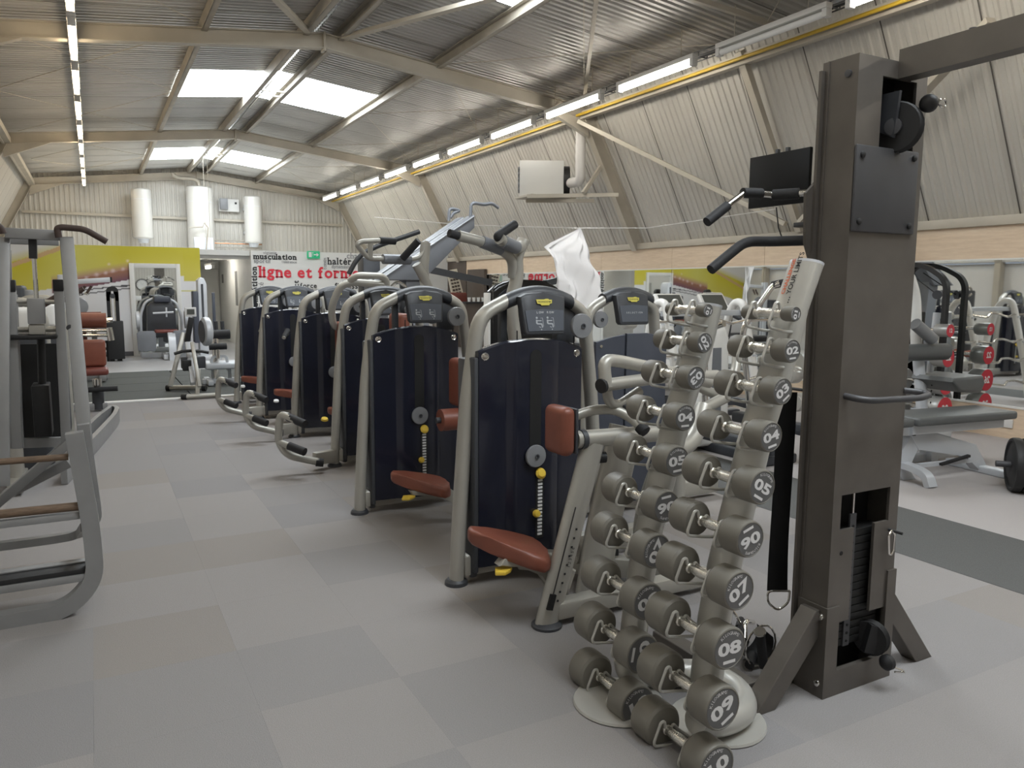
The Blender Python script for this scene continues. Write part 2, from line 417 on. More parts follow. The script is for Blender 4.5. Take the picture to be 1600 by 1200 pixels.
# end walls
def end_wall(Y, name, sgn):
    wl = struct(name, G().mm((XWL-.4, Y+.02*sgn, 0), (XW+.4, Y+.3*sgn, 5.6)), WPANEL)
    s0 = None
    for i in range(11):
        x = XWL+i*1.0
        if s0 is None:
            pr = ribs(8, 1.0, .018); g = G(); g.sheet([[(a, Y-h*sgn*.8, z) for a, h in pr] for z in (.0, 5.4)])
            s0 = mk('cladding_sheet', g, CLAD, wl, flat=True); s0.matrix_local = M.Translation((x, 0, 0))
        else: child_copy(s0, wl, M.Translation((x, 0, 0)))
    return wl
wall_back = end_wall(YB, 'wall_back', 1); wall_front = end_wall(YF, 'wall_front', -1)
trim(G().mm((-1.6, YB-.12, 3.55), (7.4, YB-.03, 3.62)), CREAM)

# ---- partitions at the far end
YP = 19.1
wp = struct('wall_mural', G().mm((XWL, YP+.01, 0), (2.21, YP+.16, 2.43)), WPANEL)
def mural(u, v):
    import math as m
    W = (.74, .74, .76); Y1 = (.56, .50, .03); Y2 = (.62, .60, .16); O = (.55, .33, .13); PU = (.17, .075, .115); PB = (.36, .17, .08)
    def mix(a, b, t): t = max(0, min(1, t)); return tuple(x*(1-t)+y*t for x, y in zip(a, b))
    bend = 1.52+.19*(u+.6)-.035*(u+.6)**2          # lower limit of the coloured sweep
    if u > 1.85: bend = 1.66
    c = W
    if v > bend:
        t = (v-bend)/.9
        c = mix((.60, .53, .10), Y1, t*1.6)
        c = mix(c, Y2, max(0, .9-abs(u+.3))*.9)
    wl_ = 1.66+.21*(u+.55)                           # purple wedge rising to the right
    if -.75 < u < .80:
        if wl_-.24 < v < wl_-.02: c = mix(PU, PB, (v-wl_+.24)/.26)
        elif wl_-.02 <= v < wl_+.16: c = mix((.42, .22, .20), c, (v-wl_+.02)/.18)
    if 0 < u < 2.3 and .72 < u: 
        pass
    tl = 2.05+.32*(u+1.4)                            # pale corner and orange streak at upper left
    if u < -.2 and v > tl: c = mix(c, (.66, .66, .66), (v-tl)*4+.3)
    if u < .0 and abs(v-(1.98+.42*(u+1.4))) < .045: c = mix(O, (.65, .55, .4), .25)
    for k, (a, b2) in enumerate(((1.30, .16), (1.40, .13))):
        if -.6 < u < .75 and abs(v-(a+b2*(u+.6)-.02*(u)**2)) < .012+.01*k*u: c = (.05, .05, .06)
    if u > 1.78 and abs(v-1.40-.02*u) < .012: c = (.6, .58, .12)
    h = m.sin(u*12.9898*3.1+v*78.233)*43758.5453; h -= m.floor(h)
    for (a, b2, r) in ((.28, 1.83, .05), (.1, 1.79, .06), (.42, 1.88, .06), (.62, 1.92, .05), (-.1, 1.72, .05), (.35, 2.02, .04), (-.45, 1.66, .06), (.72, 2.1, .04)):
        d = ((u-a)**2+(v-b2)**2)**.5
        if d < r: c = mix(c, (.8, .68, .72), (1-d/r)*.7)
    return c
nx, nz = 190, 100
g = G(); L = []
vv = [[g.b.verts.new((XWL+(2.21-XWL)*i/nx, YP, .10+(2.42-.10)*j/nz)) for i in range(nx+1)] for j in range(nz+1)]
for j in range(nz):
    for i in range(nx): g.b.faces.new((vv[j][i], vv[j][i+1], vv[j+1][i+1], vv[j+1][i]))
mm_ = bpy.data.materials.new('mural_print'); mm_.use_nodes = True
at = mm_.node_tree.nodes.new('ShaderNodeVertexColor'); at.layer_name = 'print'
mm_.node_tree.links.new(at.outputs[0], mm_.node_tree.nodes['Principled BSDF'].inputs['Base Color'])
mm_.node_tree.nodes['Principled BSDF'].inputs['Roughness'].default_value = .45
mo = mk('mural', g, mm_, wp, recalc=False)
ca = mo.data.color_attributes.new('print', 'FLOAT_COLOR', 'POINT')
buf = []
for v in mo.data.vertices: buf += [*mural(v.co.x, v.co.z), 1]
ca.data.foreach_set('color', buf)
mk('skirting', G().mm((XWL, YP-.02, 0), (2.21, YP+.01, .10)), mat('skirting_grey', (.12, .12, .13), .6), wp)
# sign partition with the return wall and a slab carrying the boilers
ws = struct('wall_sign', G().mm((3.34, YP+.01, 0), (XW, YP+.16, 2.40)), WHITE)
wr = struct('wall_return', G().mm((3.34, YP+.16, 0), (3.48, YB, 2.30)), WHITE)
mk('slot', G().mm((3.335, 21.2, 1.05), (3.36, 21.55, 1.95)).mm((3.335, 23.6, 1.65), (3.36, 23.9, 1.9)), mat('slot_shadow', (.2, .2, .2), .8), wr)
struct('trim_40', G().mm((XWL, YP+.16, 2.28), (3.34, YB, 2.40)).mm((2.21, YP+.3, 2.2), (3.34, YP+.5, 2.38)).mm((3.48, YP+.16, 2.28), (XW, YB, 2.40)), WHITE)
dr = struct('door_1', G().mm((2.35, 24.3, 0), (3.3, 24.36, 2.05), .01), WHITE)
mk('door_handle', G().tube([(2.55, 24.25, .5), (2.55, 24.2, .55), (2.55, 24.2, 1.75), (2.55, 24.25, 1.8)], .02, 8), mat('handle_grey', (.35, .35, .36), .35, .6), dr)
mk('door_pull', G().tube([(2.75, 24.28, 1.02), (2.95, 24.2, 1.0)], .015, 8), CHROME, dr)
struct('wall_corridor', G().mm((2.21, 24.4, 0), (3.34, 24.6, 2.3)).mm((2.07, YP+.16, 0), (2.21, YB, 2.3)), WHITE)

# words printed on the sign wall (slab-serif look: heavy letters with small slabs)
SERIF = {'l': [(.5, 0), (.3, .73)], 'i': [(.5, 0), (.32, .5)], 'n': [(.24, 0), (.78, 0), (.12, .5)], 'm': [(.16, 0), (.5, 0), (.84, 0), (.08, .5)],
         'r': [(.35, 0), (.22, .5)], 'f': [(.45, 0)], 'h': [(.24, 0), (.78, 0), (.12, .73)], 'p': [(.24, -.2), (.12, .5)], 'u': [(.12, .5), (.66, .5), (.9, 0)], 't': [], 'd': [(.9, 0), (.66, .73)], 'k': [(.2, 0), (.9, 0)]}
def slab_word(s, size, bold):
    """outline text with slabs added under the stems, in the x-y plane, left edge at 0, baseline at 0"""
    g = G(); x = 0
    for ch in s:
        if ch == ' ': x += size*.32; continue
        me = text(ch, size, bold*size, 0, 'LEFT')
        if not me.vertices: continue
        x0 = min(v.co.x for v in me.vertices); x1 = max(v.co.x for v in me.vertices)
        ref = text('x', size, 0, 0, 'LEFT'); yb = min(v.co.y for v in ref.vertices)
        y0 = min(v.co.y for v in me.vertices)
        base = {'g': y0+.205*size, 'p': y0+.205*size, 'y': y0+.205*size}.get(ch, y0+bold*size)
        g.mesh(me, M.Translation((x-x0, -base, 0)))
        wd = x1-x0
        for (fx, fz) in SERIF.get(ch.lower(), []):
            hw = size*(.10+bold); sy = fz*size*.98
            t = size*(.045+bold*.6)
            yy = sy if fz <= 0 else sy-t
            q = [g.b.verts.new((x+wd*fx+a*hw, yy+b, 0)) for a, b in ((-1, 0), (1, 0), (1, t), (-1, t))]
            g.b.faces.new(q)
        x += wd+size*.085
    return g, x
def wall_word(name, s, x, z, width, m, bold=.02, vertical=False):
    g, wd = slab_word(s, 1.0, bold); k = width/wd
    mt = plane_m((x, YP-.004, z), (0, 0, 1), (-1, 0, 0)) if vertical else plane_m((x, YP-.004, z), (1, 0, 0), (0, 0, 1))
    g.b.transform(mt @ M.Diagonal((k, k, 1, 1))); return mk(name, g, m, ws, flat=True, recalc=False)
def ww(s, px0, py, px1, m, bold=.02):
    a = yp(px0, py, YP); b = yp(px1, py, YP); wall_word('lettering', s, a.x, a.z, b.x-a.x, m, bold)
ww('vigueur', 411, 397, 433, GINK, .0)
ww('musculation', 396, 404.5, 464, INK, .035)
ww('sportif', 397, 410.5, 424, GINK, .012)
ww('tolérance', 440, 411, 464, GINK, .0)
ww('ligne et forme', 405, 433, 563, RINK, .028)
ww('haltérophilie', 512, 413, 590, INK, .018)
ww('champion', 542, 404, 590, GINK, .0)
ww('dynamisme', 518, 419, 552, GINK, .0)
ww('force', 469, 450, 496, INK, .015)
ww('résistance', 476, 454.5, 503, GINK, .0)
ww('fitness', 523, 451, 560, INK, .02)
ww('santé', 439, 454, 455, GINK, .0)
ww('puissance', 568, 428, 610, GINK, .01)
ww('endurance', 414, 462, 462, INK, .035)
ww('relax', 535, 444, 556, GINK, .0)
wall_word('lettering', 'compétition', yp(402, 450, YP).x, .98+.0, 1.05, INK, .03, True)
wall_word('lettering', 'respect', yp(467, 455, YP).x, 1.10, .62, INK, .015, True)
wall_word('lettering', 'agilité', yp(412, 455, YP).x, 1.25, .42, GINK, .0, True)
wall_word('lettering', 'tonus', yp(510, 413, YP).x, 1.98, .3, GINK, .0, True)
e0 = yp(490, 398, YP-.05)
ex = thing('exit_sign', (e0.x, YP-.05, e0.z-.08), 'small green emergency exit sign above the red words on the white wall', 'sign')
mk('housing', G().box((e0.x, YP-.03, e0.z), (.31, .06, .18), None, .01), GREEN, ex)
g = G(); z0 = e0.z; x0 = e0.x
g.mm((x0-.12, YP-.064, z0-.06), (x0-.05, YP-.061, z0+.06)); g.mm((x0+.0, YP-.064, z0-.012), (x0+.08, YP-.061, z0+.012))
g.prism([(x0+.07, z0-.045), (x0+.125, z0), (x0+.07, z0+.045)], lambda a, b, d: (a, YP-.064+d, b), .003)
g.box((x0-.02, YP-.063, z0+.045), (.02, .003, .02)); g.beam((x0-.02, YP-.063, z0+.03), (x0-.035, YP-.063, z0-.01), .015, .003); g.beam((x0-.035, YP-.063, z0-.01), (x0-.01, YP-.063, z0-.05), .012, .003)
mk('pictogram', g, WINK, ex)

# ---- reception corner beyond the mirrors on the right wall
rc = struct('wall_reception', G().mm((XW-.02, 17.96, 0), (XW+.13, YP+.2, 2.23)), SHUT)
ORD = ['first', 'second', 'third', 'fourth', 'fifth', 'sixth', 'seventh', 'eighth', 'ninth', 'tenth', 'eleventh', 'twelfth']

# ---- strip lights
def strip(x, y0, y1, z, lit, label, warm=False):
    t = thing('strip_light', (x, (y0+y1)/2, z), label, 'ceiling light', 'tube lights hung in two rows')
    mk('housing', G().mm((x-.045, y0-.06, z+.045), (x+.045, y1+.06, z+.10), .006), WPANEL, t)
    mk('tube', G().tube([(x, y0, z), (x, y0+.01, z), (x, y1-.01, z), (x, y1, z)], .034, 10), (TUBEW if warm else TUBE) if lit else TUBEOFF, t)
    mk('end_cap', G().mm((x-.04, y0-.06, z-.04), (x+.04, y0, z+.045), .006), WPANEL, t); mk('end_cap', G().mm((x-.04, y1, z-.04), (x+.04, y1+.06, z+.045), .006), WPANEL, t)
    for yy in (y0+.2, y1-.2): mk('hanger', G().cyl((x, yy, z+.10), (x, yy, roofz(x)-.02), .005, 5), CREAM, t)
RY = [5.55+1.92*k for k in range(11)]
for k, y in enumerate(RY):
    if y+1.4 > YB-.1: continue
    if k == 0: strip(6.5, y, y+1.42, 4.25, False, 'unlit white tube light nearest in the row along the right eave')
    else: strip(6.5, y, y+1.42, 4.25, True, 'lit tube light, %s one after the unlit one in the right-hand row' % ORD[k-1])
for k, y in enumerate((3.8, 1.92, .0, -1.95, -3.9)): strip(6.5, y, y+1.42, 4.25, True, 'lit tube light of the right-hand row, %s on the near side of the unlit one' % ORD[k])
LY = [7.9+1.95*k for k in range(9)]
for k, y in enumerate(LY): strip(-.04, y, y+1.45, 4.35, True, 'lit tube light, %s from the near end of the left-hand row' % ORD[k], True)
for k, y in enumerate((5.95, 3.95, 2.0, .05, -1.9, -3.9)): strip(-.04, y, y+1.42, 4.35, True, 'lit tube light of the left-hand row, %s one out of frame towards the viewer' % ORD[k])
strip(2.75, 21.2, 22.4, 2.05, True, 'short tube light added under the slab to brighten the white corridor')  # extra lamp added here so the corridor reads brighter
tr = thing('cable_tray', (6.72, 10, 4.36), 'dark wire cable tray running beside the right-hand tube lights', 'cable tray')
g = G()
for dx in (-.07, .07):
    for dz in (0, .06): g.mm((6.72+dx-.006, YF+.1, 4.36+dz-.006), (6.72+dx+.006, YB-.2, 4.36+dz+.006))
for k in range(60): y = YF+.4+k*.48; g.mm((6.65, y, 4.354), (6.79, y+.012, 4.366)).mm((6.645, y, 4.36), (6.655, y+.012, 4.42)).mm((6.785, y, 4.36), (6.795, y+.012, 4.42))
mk('wire_basket', g, mat('tray_grey', (.10, .10, .10), .5, .5), tr)
g = G()
for k in range(4): g.tube([(6.68+.025*k, YF+.2, 4.375), (6.69+.02*k, 8, 4.38), (6.68+.025*k, YB-.3, 4.375)], .011, 6)
mk('cable', g, BLK, tr)
one('gas_pipe', G().tube([(7.06, YF+.1, 4.33), (7.06, YB-.2, 4.33)], .022, 8), GASY, 'long yellow gas pipe running along the right eave', 'pipe')
# ============================================================ DUMBBELL RACK AND DUMBBELLS
def dline(k):
    """centre line of dumbbell row k (1 = top): x, z"""
    zs = {1: 1.472, 2: 1.356, 3: 1.230, 4: 1.090, 5: .936, 6: .776, 7: .618, 8: .438, 9: .247, 10: .055}
    xs = {1: 1.972, 2: 1.945, 3: 1.902, 4: 1.848, 5: 1.806, 6: 1.760, 7: 1.718, 8: 1.684, 9: 1.662, 10: 1.645}
    return xs[k], zs[k]
DX = {0: 0.0, 1: 0.004}     # right column, left column
CY = {0: 1.84, 1: 2.245}
rack = thing('dumbbell_rack', (1.90, 2.05, 0), 'silver two-column dumbbell rack with wire cradles on a round steel base', 'rack')
zt = {0: 1.66, 1: 1.49}
for c, nm in ((0, 'right'), (1, 'left')):
    y = CY[c]
    zz = [.10, .25, .44, .62, .78, .94, 1.09, 1.23, 1.36, 1.485] + ([1.635] if c == 0 else [])
    import bisect
    def cx(z):
        ks = sorted((dline(k)[1], dline(k)[0]) for k in range(1, 11))
        if z <= ks[0][0]: return ks[0][1]
        for (a, xa), (b, xb) in zip(ks, ks[1:]):
            if z <= b: return xa+(xb-xa)*(z-a)/(b-a)
        (a, xa), (b, xb) = ks[-2:]; return xb+(z-b)*.42
    pts = [(cx(z)+DX[c]+.092, y-.0, z) for z in zz]
    # leaning oval column
    mk('column', G().tube(pts, .06, 20, sx=1.12, sy=.62, up=(0, 1, 0)), RACKM, rack, ang=60)
    top = V(pts[-1]); d = (top-V(pts[-2])).normalized()
    mk('column_cap', G().tube([top-d*.003, top+d*.006], .0605, 20, sx=1.12, sy=.62, up=(0, 1, 0)), FRL, rack)
    for k in range(1, 11):
        x, z = dline(k); x += DX[c]
        r = .014
        for s in (-1, 1):
            # wire loop holding the handle near each head
            yy = y+s*[.05, .055, .055, .06, .06, .062, .062, .062, .062, .062][k-1]
            g = G().tube([(x+.078, y+s*.045, z-.064), (x+.02, yy, z-.06), (x-.052, yy, z-.045), (x-.058, yy, z-.03), (x-.03, yy, z+.035), (x-.015, yy, z+.036), (x-.004, yy, z-.012), (x+.012, yy, z-.016), (x+.022, yy, z+.02), (x+.04, yy-s*.006, z-.005), (x+.078, y+s*.045, z-.035)], .0052, 7, fil=.018)
            mk('wire_cradle', g, RACKM, rack)
mk('foot_plate', G().lathe([(0, 0), (.165, 0), (.172, .004), (.168, .012), (0, .014)], (1.66, 2.20, 0), (0, 0, 1), 36), RACKM, rack)
mk('foot_plate', G().lathe([(0, 0), (.165, 0), (.172, .004), (.168, .012), (0, .014)], (1.90, 1.93, 0), (0, 0, 1), 36), RACKM, rack)
bp = [(1.73, 2.245, .14), (1.74, 2.245, .08), (1.84, 2.235, .058), (2.03, 2.14, .058), (2.05, 1.98, .058), (1.96, 1.86, .06), (1.82, 1.84, .065), (1.715, 1.84, .11)]
mk('base_tube', G().tube(bp, .052, 18, fil=.09), RACKM, rack, ang=60)
# printed slogan on the right-hand column, reading upward
tp = V((cx(1.655)+.092, 0, 1.655)); bt = V((cx(1.50)+.092, 0, 1.50))
dcol = (tp-bt).normalized(); side = V((dcol.z, 0, -dcol.x))
def on_col(s, size, off, along, m, bold=0, name='slogan'):
    me = text(s, size, bold, 0, 'LEFT'); g = G()
    # wrap on the camera-side face of the oval column: y is the thin axis in front
    b = bmesh.new(); b.from_mesh(me)
    base = bt+dcol*along
    for v in b.verts:
        u, q = v.co.x, max(-.06, min(.06, v.co.y-off))
        p = base+dcol*u+V((-dcol.z, 0, dcol.x))*(.0372*math.sqrt(1-(q/.0672)**2)+.0012)
        v.co = V((p.x, CY[0]+q, p.z))
    tm = bpy.data.meshes.new('t'); b.to_mesh(tm); b.free(); g.b.from_mesh(tm); bpy.data.meshes.remove(tm)
    mk(name, g, m, rack, flat=True, recalc=False)
# heads: radius, length and centre spacing by row
HR = [.025, .039, .045, .050, .057, .060, .065, .070, .074, .076]
HL = [.052, .068, .074, .082, .090, .094, .096, .098, .100, .100]
SP = [.165, .185, .195, .210, .228, .232, .238, .243, .248, .250]
ANG = {0: [80, 5, 35, 12, -30, 198, 32, 0, 28, 20], 1: [70, -55, 218, 0, 4, 185, 60, 20, 260, 20]}
def arc_text(s, rad, size, a0, step):
    g = G()
    for i, ch in enumerate(s):
        a = a0-step*i
        m = M.Rotation(a-math.pi/2, 4, 'Z') @ M.Translation((0, rad, 0)); g.mesh(text(ch, size, .0, 0, 'CENTER', 1), m)
    return g
for c, nm in ((0, 'right'), (1, 'left')):
    for k in range(1, 11):
        x, z = dline(k); x += DX[c]; y = CY[c]; r = HR[k-1]; L = HL[k-1]; sp = SP[k-1]
        num = '%02d' % k
        t = thing('dumbbell', (x, y, z), 'grey round dumbbell marked %s, %s %s column of the front rack' % (num, ['topmost', 'second from top', 'third from top', 'fourth from top', 'fifth from top', 'fifth from bottom', 'fourth from bottom', 'third from bottom', 'second from bottom', 'bottommost'][k-1], nm), 'dumbbell', 'dumbbells on the two-column rack')
        mk('handle', G().lathe([(0, -sp/2), (.0185, -sp/2), (.0185, -sp/2+L/2+.012), (.0145, -sp/2+L/2+.016), (.0172, -.02), (.018, 0), (.0172, .02), (.0145, sp/2-L/2-.016), (.0185, sp/2-L/2-.012), (.0185, sp/2), (0, sp/2)], (x, y, z), (0, 1, 0), 14), KNURL, t)
        for s in (1, -1):
            pr = [(0, -L/2), (r*.62, -L/2), (r*.9, -L/2+.006), (r, -L/2+.016), (r, L/2-.008), (r*.96, L/2-.002), (r*.9, L/2), (r*.88, L/2-.002), (0, L/2-.002)]
            h = mk('head', G().lathe(pr, (x, y+s*sp/2, z), (0, s, 0), 28), DUMB, t, ang=30)
            if s == -1:
                yf = y-sp/2-L/2+.0015
                mk('face_disc', G().lathe([(0, 0), (r*.87, 0), (r*.87, .0008), (0, .0008)], (x, yf+.0004, z), (0, -1, 0), 28), DCAP, h)
                A = R(ANG[c][k-1])
                pm = plane_m((x, yf-.0012, z), (math.cos(A), 0, math.sin(A)), (-math.sin(A), 0, math.cos(A)))
                g = G().mesh(text(num, r*.92, r*.034, 0), pm @ M.Diagonal((1.48, .88, 1, 1)))
                mk('number', g, WINK, h, flat=True, recalc=False)
                g = arc_text('KILOGRAMS', r*.72, r*.23, math.pi/2+.72, .18); g.b.transform(pm)
                mk('lettering', g, WINK, h, flat=True, recalc=False)
                g = G(); q = [g.b.verts.new(pm @ V((a*r*.36, r*(-.60+b*.075), 0))) for a, b in ((-1, -1), (1, -1), (1, 1), (-1, 1))]; g.b.faces.new(q)
                mk('bar_mark', g, WINK, h, flat=True, recalc=False)
on_col('YOUR LIMITS', .026, .004, .022, INK, .0004)
on_col('CHALLENGE', .023, -.022, .022, mat('orange_ink', (.62, .14, .05), .5), .0010)
on_col('...', .04, .004, -.012, INK)

# ============================================================ CABLE TOWER
TX0, TX1, TY0, TY1, TH = 2.365, 2.745, 1.86, 2.01, 2.36
tw = thing('cable_tower', (2.55, 2.08, 0), 'tall gunmetal cable tower with bolted front plate and weight slot beside the dumbbell rack', 'exercise machine')
# folded-steel body: front face is cut open at the top (pulley) and the bottom (weight stack)
t_ = .012
g = G()
g.mm((TX0, TY0+t_, 0), (TX0+t_, TY1, TH)).mm((TX1-t_, TY0+t_, 0), (TX1, TY1, TH))
g.mm((TX0+t_, TY1-t_, 0), (TX1-t_, TY1, TH)).mm((TX0+t_, TY0+t_, TH-t_), (TX1-t_, TY1-t_, TH))
def front(x0, z0, x1, z1): g.mm((TX0+x0, TY0, z0), (TX0+x1, TY0+t_, z1))
W_ = TX1-TX0
front(0, 2.30, W_, TH); front(0, 2.00, .13, 2.30); front(.32, 2.00, W_, 2.30)
front(0, .79, W_, 2.00); front(0, .655, .045, .79); front(.325, .655, W_, .79)
front(0, .29, .125, .655); front(.245, .30, W_, .655); front(.335, .10, W_, .30); front(0, .10, .062, .29); front(0, 0, W_, .10)
mk('housing', g, GUN, tw, flat=True)
mk('rear_channel', G().mm((TX0-.004, TY1-.03, .0), (TX0+.02, TY1-.024, TH)).mm((TX0-.02, TY1-.012, 0), (TX0, TY1, TH-.03)), GUN, tw)
mk('lining', G().mm((TX0+.05, TY1-.03, .02), (TX1-.02, TY1-.02, TH-.03)), DARKIN, tw)
pl = mk('front_plate', G().mm((TX0+.0, TY0-.012, 1.755), (TX0+.345, TY0, 2.055), .006), GUND, tw)
for px, pz in ((.03, 2.02), (.315, 2.03), (.03, 1.79), (.31, 1.785)):
    mk('bolt', G().lathe([(0, 0), (.012, 0), (.011, .006), (.006, .009), (0, .009)], (TX0+px, TY0-.012, pz), (0, -1, 0), 12), BLK, pl)
for pz, px in ((2.325, -.002),):
    mk('bolt', G().lathe([(0, 0), (.014, 0), (.013, .006), (0, .008)], (TX0, TY0+.04, 2.30), (-1, 0, 0), 12), GUND, tw)
# upper pulley with ball stop and carabiner eye
pu = mk('upper_pulley', G().lathe([(0, -.018), (.085, -.018), (.09, -.014), (.078, 0), (.09, .014), (.085, .018), (0, .018)], (TX0+.215, TY0-.005, 2.13), (1, .25, 0), 28), BLK, tw)
mk('hub', G().lathe([(0, 0), (.03, 0), (.03, .01), (.012, .012), (0, .012)], (TX0+.19, TY0-.01, 2.13), (-1, -.25, 0), 14), GUND, pu)
mk('guard', G().prism([(-.09, .10), (.03, .10), (.05, -.02), (-.07, -.06)], lambda a, b, d: (TX0+.18+d, TY0+.03+a*.7, 2.15+b), .012), CHAR, pu)
bs = mk('ball_stop', G().lathe([(0, -.032), (.018, -.027), (.03, -.012), (.032, 0), (.03, .012), (.018, .027), (0, .032)], (TX0+.27, TY0-.085, 2.205), (1, 0, 0), 16), BLK, tw)
mk('ring', G().tube([V((TX0+.325, TY0-.10, 2.21))+V((math.cos(a)*.022, 0, math.sin(a)*.014)) for a in [i*math.pi/6 for i in range(13)]], .004, 6), CHROME, bs)
# weight stack behind the lower slot
ws_ = G()
for i in range(15): ws_.mm((TX0+.06, TY0+.03, .17+i*.031), (TX0+.33, TY0+.11, .17+i*.031+.028), .002)
mk('weight_stack', ws_, mat('stack_black', (.007, .007, .007), .6), tw)['kind'] = 'stuff'
mk('selector_strip', G().mm((TX0+.13, TY0+.022, .17), (TX0+.165, TY0+.03, .70)), GUND, tw)
g = G()
for i in range(15): g.lathe([(0, 0), (.006, 0), (.005, .003), (0, .003)], (TX0+.148, TY0+.022, .19+i*.033), (0, -1, 0), 8)
mk('pin_holes', g, DARKIN, tw)['kind'] = 'stuff'
mk('guide_rod', G().cyl((TX0+.19, TY0+.06, .6), (TX0+.19, TY0+.06, 2.2), .007, 8), CHROME, tw)
lp = mk('lower_pulley', G().lathe([(0, -.016), (.066, -.016), (.07, -.012), (.058, 0), (.07, .012), (.066, .016), (0, .016)], (TX0+.26, TY0-.005, .19), (1, .25, 0), 24), BLK, tw)
mk('bracket', G().beam((TX0+.235, TY0-.01, .14), (TX0+.255, TY0-.02, .25), .035, .04), BLK, lp)
mk('ball_stop', G().lathe([(0, -.03), (.018, -.025), (.03, -.01), (.03, .01), (.018, .025), (0, .03)], (TX0+.27, TY0-.075, .115), (1, 0, 0), 16), BLK, lp)
mk('eyelet', G().tube([(TX0+.28, TY0-.09, .10), (TX0+.32, TY0-.11, .085), (TX0+.33, TY0-.11, .075), (TX0+.29, TY0-.095, .08)], .004, 6), CHROME, lp)
# small handle bar across the front
mk('front_handle', G().tube([(TX0+.03, TY0+.005, 1.165), (TX0+.035, TY0-.05, 1.16), (TX0+.08, TY0-.08, 1.155), (TX0+.34, TY0-.09, 1.15), (TX0+.41, TY0-.075, 1.155), (TX0+.43, TY0-.04, 1.158), (TX0+.37, TY0+.005, 1.165)], .0125, 10, fil=.025), GUND, tw)
cb = mk('carabiner', G().tube([(TX0+.325, TY0-.018, .62), (TX0+.308, TY0-.018, .60), (TX0+.318, TY0-.018, .525), (TX0+.330, TY0-.018, .52), (TX0+.342, TY0-.018, .535), (TX0+.345, TY0-.018, .60), (TX0+.325, TY0-.018, .62)], .0045, 7, fil=.01), CHROME, tw)
mk('peg', G().cyl((TX0+.332, TY0+.005, .617), (TX0+.345, TY0-.05, .612), .006, 8), BLK, tw)
mk('peg_hole', G().lathe([(0, 0), (.009, 0), (.008, .002), (0, .002)], (TX0+.06, TY0, .565), (0, -1, 0), 10), DARKIN, tw)
# foot: clamp plate, braces and floor bar
mk('clamp_plate', G().mm((TX0, TY0-.008, .10), (TX0+.062, TY0, .36)).mm((TX0-.008, TY0-.008, 0), (TX0, TY0+.13, .36)).mm((TX0, TY0-.008, 0), (TX1, TY0, .10)), GUN, tw, flat=True)
mk('clamp_plate', G().mm((TX1-.045, TY0-.008, .10), (TX1, TY0, .45)).mm((TX1, TY0-.008, 0), (TX1+.008, TY0+.13, .45)), GUN, tw, flat=True)
for z in (.32, .055): mk('bolt', G().lathe([(0, 0), (.014, 0), (.012, .006), (.004, .009), (0, .009)], (TX0-.008, TY0+.02, z), (-1, 0, 0), 12), CHROME, tw)
def brace(x0, x1, y): return G().prism([(x0-.05 if x0 < x1 else x0+.05, 0), (x0+.055 if x0 < x1 else x0-.055, 0), (x1, .235), (x1, .345), (x1-.02 if x0 < x1 else x1+.02, .345)], lambda a, b, d: (a, y+d, b), .075, .004)
mk('brace_foot', brace(2.09, TX0-.008, 1.885), GUN, tw, flat=True)
mk('brace_foot', brace(3.01, TX1+.008, 1.87), GUN, tw, flat=True)
mk('floor_bar', G().mm((2.06, 1.97, 0), (2.14, 2.50, .075), .004), GUN, tw, flat=True)
# overhead beam towards the matching tower behind the viewpoint
bm_ = mk('cross_beam', G().mm((2.575, -1.6, 2.30), (2.645, TY0, 2.40)), GUN, tw, flat=True)
mk('bolt', G().lathe([(0, 0), (.013, 0), (.012, .012), (0, .014)], (2.61, 1.62, 2.40), (0, 0, 1), 12), GUND, bm_)
# chin-up bars on bracket plates behind the housing
for sx in (-1, 1):
    mx = (lambda x: x) if sx < 0 else (lambda x: TX0+TX1-x)
    mk('bar_bracket', G().prism([(2.40, 1.98), (2.40, 1.55), (2.32, 1.72), (2.31, 1.90)], lambda a, b, d: (mx(a), 2.01+d, b), .012), GUN, tw)
    up_ = mk('upper_bar', G().tube([(mx(2.40), 2.05, 1.912), (mx(2.335), 2.19, 1.912), (mx(2.20), 2.20, 1.916), (mx(2.11), 2.20, 1.86), (mx(2.03), 2.20, 1.808)], .0125, 10, fil=.02), CHROME, tw)
    mk('grip', G().tube([(mx(2.335), 2.19, 1.912), (mx(2.375), 2.10, 1.911)], .021, 12), FOAM, up_)
    mk('grip', G().tube([(mx(2.275), 2.195, 1.9138), (mx(2.185), 2.20, 1.912)], .021, 12, r1=.019), FOAM, up_)
    d = V((mx(2.03), 2.08, 1.808))-V((mx(2.10), 2.12, 1.855))
    mk('grip', G().tube([V((mx(2.11), 2.20, 1.86)), V((mx(2.035), 2.20, 1.811)), V((mx(2.02), 2.20, 1.801)), V((mx(2.012), 2.20, 1.796))], .0185, 12), FOAM, up_)
    mk('lower_bar', G().tube([(mx(2.40), 2.05, 1.735), (mx(2.34), 2.19, 1.735), (mx(2.21), 2.20, 1.732), (mx(2.12), 2.20, 1.675), (mx(2.04), 2.20, 1.622)], .0195, 12, fil=.045), FOAM, tw)

